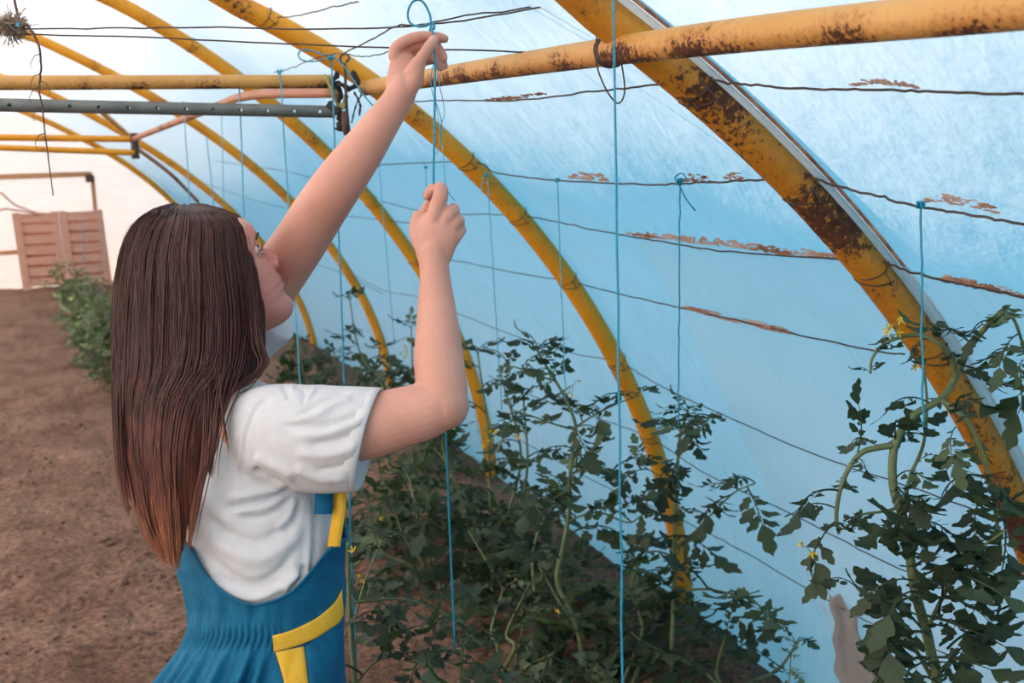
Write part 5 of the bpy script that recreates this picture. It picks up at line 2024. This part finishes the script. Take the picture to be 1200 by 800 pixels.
BUSH = [  # label, base column/row on the soil, top column/row, leaf length, leaf gap, stems
    ('dark bushy tomato plant between the elbow and the tallest central plant', (602, 680), (560, 415), .25, .085, 3, [(560, 505, 4), (600, 505, 3)]),
    ('leafy tomato plant directly under the bent elbow, leaning left', (545, 640), (520, 500), .26, .075, 4, [(598, 538, 2)]),
    ('tomato plant with a loose top just left of the raised right forearm', (455, 545), (410, 352), .27, .12, 1, []),
    ('tomato plant with yellow blossom close behind the bare upper arm', (490, 570), (482, 385), .27, .085, 3, [(478, 410, 5)]),
    ('far tomato bush behind the chin and the far sleeve', (355, 470), (350, 405), .30, .08, 4, []),
    ('far tomato bush near the foot of the fourth arch', (405, 500), (392, 415), .30, .085, 4, []),
    ('far tomato bush just above the white sleeve', (440, 520), (445, 410), .28, .085, 4, []),
    ('broad low tomato plant under the elbow, beside the second long string', (505, 690), (480, 560), .26, .075, 4, []),
    ('dense tomato plant right of the lower end of the held string', (575, 705), (570, 560), .26, .07, 5, []),
    ('sprawling tomato plant in front of the soil bank left of the tallest plant', (628, 735), (640, 600), .26, .07, 4, [(640, 720, 1)]),
    ('low dark tomato plant at the foot of the full height string', (720, 760), (735, 650), .25, .08, 4, []),
    ('small tomato plant in the bottom middle, one pale leaf on top', (585, 790), (590, 690), .22, .09, 3, []),
    ('low tomato plant at the bottom edge between the two long strings', (650, 805), (655, 715), .22, .085, 3, [(645, 715, 1)]),
    ('leafy tomato plant at the bottom edge, left of the slim young plant', (735, 812), (748, 715), .24, .08, 4, []),
    ('low tomato plant at the bottom edge beside the second arch foot', (850, 812), (850, 745), .20, .085, 3, []),
    ('tomato plant in the shade far below the white sleeve cuff', (450, 640), (440, 520), .26, .075, 4, []),
]
for lab, (bx, by), (tx, ty), ll, gap, ns, bl in BUSH:
    b = ground_at(bx, by)
    d0 = (b - EYE) @ CF
    top = V(tx, ty, d0)
    root = empty('tomato_plant', b, lab, 'tomato plant', ROW)
    for s in range(ns):
        off = prng.normal(0, .10, 3) * (0 if s == 0 else 1)
        tp = b + (top - b) * (1 if s == 0 else prng.uniform(.55, .9)) + off * [1.5, 1.5, .3]
        P = catmull([b - [0, 0, .01], b * .7 + tp * .3 + prng.normal(0, .03, 3), b * .35 + tp * .65 + prng.normal(0, .03, 3), tp], 26)
        mb = MB()
        mb.tube(P, np.linspace(.0085, .0035, len(P)), 7)
        under(root, mb, 'stem', MAT['stem'])
        leaf_along(root, P, .12, .95, gap * (.8 + .1 * ns), ll * 1.12, ll * .7, SH + HG, prng.uniform(0, 6), n_top=3)
    for (x, y, n) in bl:
        flowers(root, V(x, y, d0 - .12), n, .014, .03)

# seedling with blossoms right beside the overalls
ds = 2.25
tomato('pale stemmed young tomato plant with yellow blossoms beside the overalls', [(420, 850, ds), (413, 760, ds), (409, 690, ds), (408, 635, ds)], .0075, .004, .09, .07, .30, HG, f0=.55, n_top=1,
       shoots=[([(412, 740, ds), (425, 690, ds + .05), (440, 650, ds + .08), (448, 632, ds + .1)], .003, .0018, .12, .10, .045, HG),
               ([(414, 706, ds), (450, 702, ds + .03), (480, 703, ds + .05), (510, 714, ds + .06), (540, 730, ds + .06)], .0028, .0018, .13, .11, .05, HG),
               ([(418, 800, ds), (440, 775, ds), (470, 768, ds), (500, 775, ds)], .003, .002, .17, .15, .05, SH)],
       blooms=[(414, 646, ds - .03, 1, .013, .001), (426, 676, ds - .03, 2, .011, .006), (447, 608, ds + .1, 1, .009, .003), (405, 698, ds - .03, 1, .009, .002)], group=None)
tomato('small spiky tomato shoot at the foot of the held string', [(538, 850, 2.4), (540, 790, 2.4), (541, 748, 2.4)], .006, .003, .13, .10, .035, CL, f0=.55, n_top=3,
       shoots=[([(541, 760, 2.4), (552, 745, 2.38), (560, 755, 2.36)], .002, .001, .07, .06, .03, CL), ([(540, 780, 2.4), (512, 772, 2.38), (480, 775, 2.36)], .0028, .002, .14, .13, .05, SH)], group=None)
tomato('tiny weedy seedling at the bottom edge near the torn film', [(925, 830, 2.9), (925, 795, 2.9), (927, 768, 2.9)], .003, .0015, .06, .05, .03, HG, f0=.3, n_top=3, group=None)
# the far plants of the same bed, left of her hair
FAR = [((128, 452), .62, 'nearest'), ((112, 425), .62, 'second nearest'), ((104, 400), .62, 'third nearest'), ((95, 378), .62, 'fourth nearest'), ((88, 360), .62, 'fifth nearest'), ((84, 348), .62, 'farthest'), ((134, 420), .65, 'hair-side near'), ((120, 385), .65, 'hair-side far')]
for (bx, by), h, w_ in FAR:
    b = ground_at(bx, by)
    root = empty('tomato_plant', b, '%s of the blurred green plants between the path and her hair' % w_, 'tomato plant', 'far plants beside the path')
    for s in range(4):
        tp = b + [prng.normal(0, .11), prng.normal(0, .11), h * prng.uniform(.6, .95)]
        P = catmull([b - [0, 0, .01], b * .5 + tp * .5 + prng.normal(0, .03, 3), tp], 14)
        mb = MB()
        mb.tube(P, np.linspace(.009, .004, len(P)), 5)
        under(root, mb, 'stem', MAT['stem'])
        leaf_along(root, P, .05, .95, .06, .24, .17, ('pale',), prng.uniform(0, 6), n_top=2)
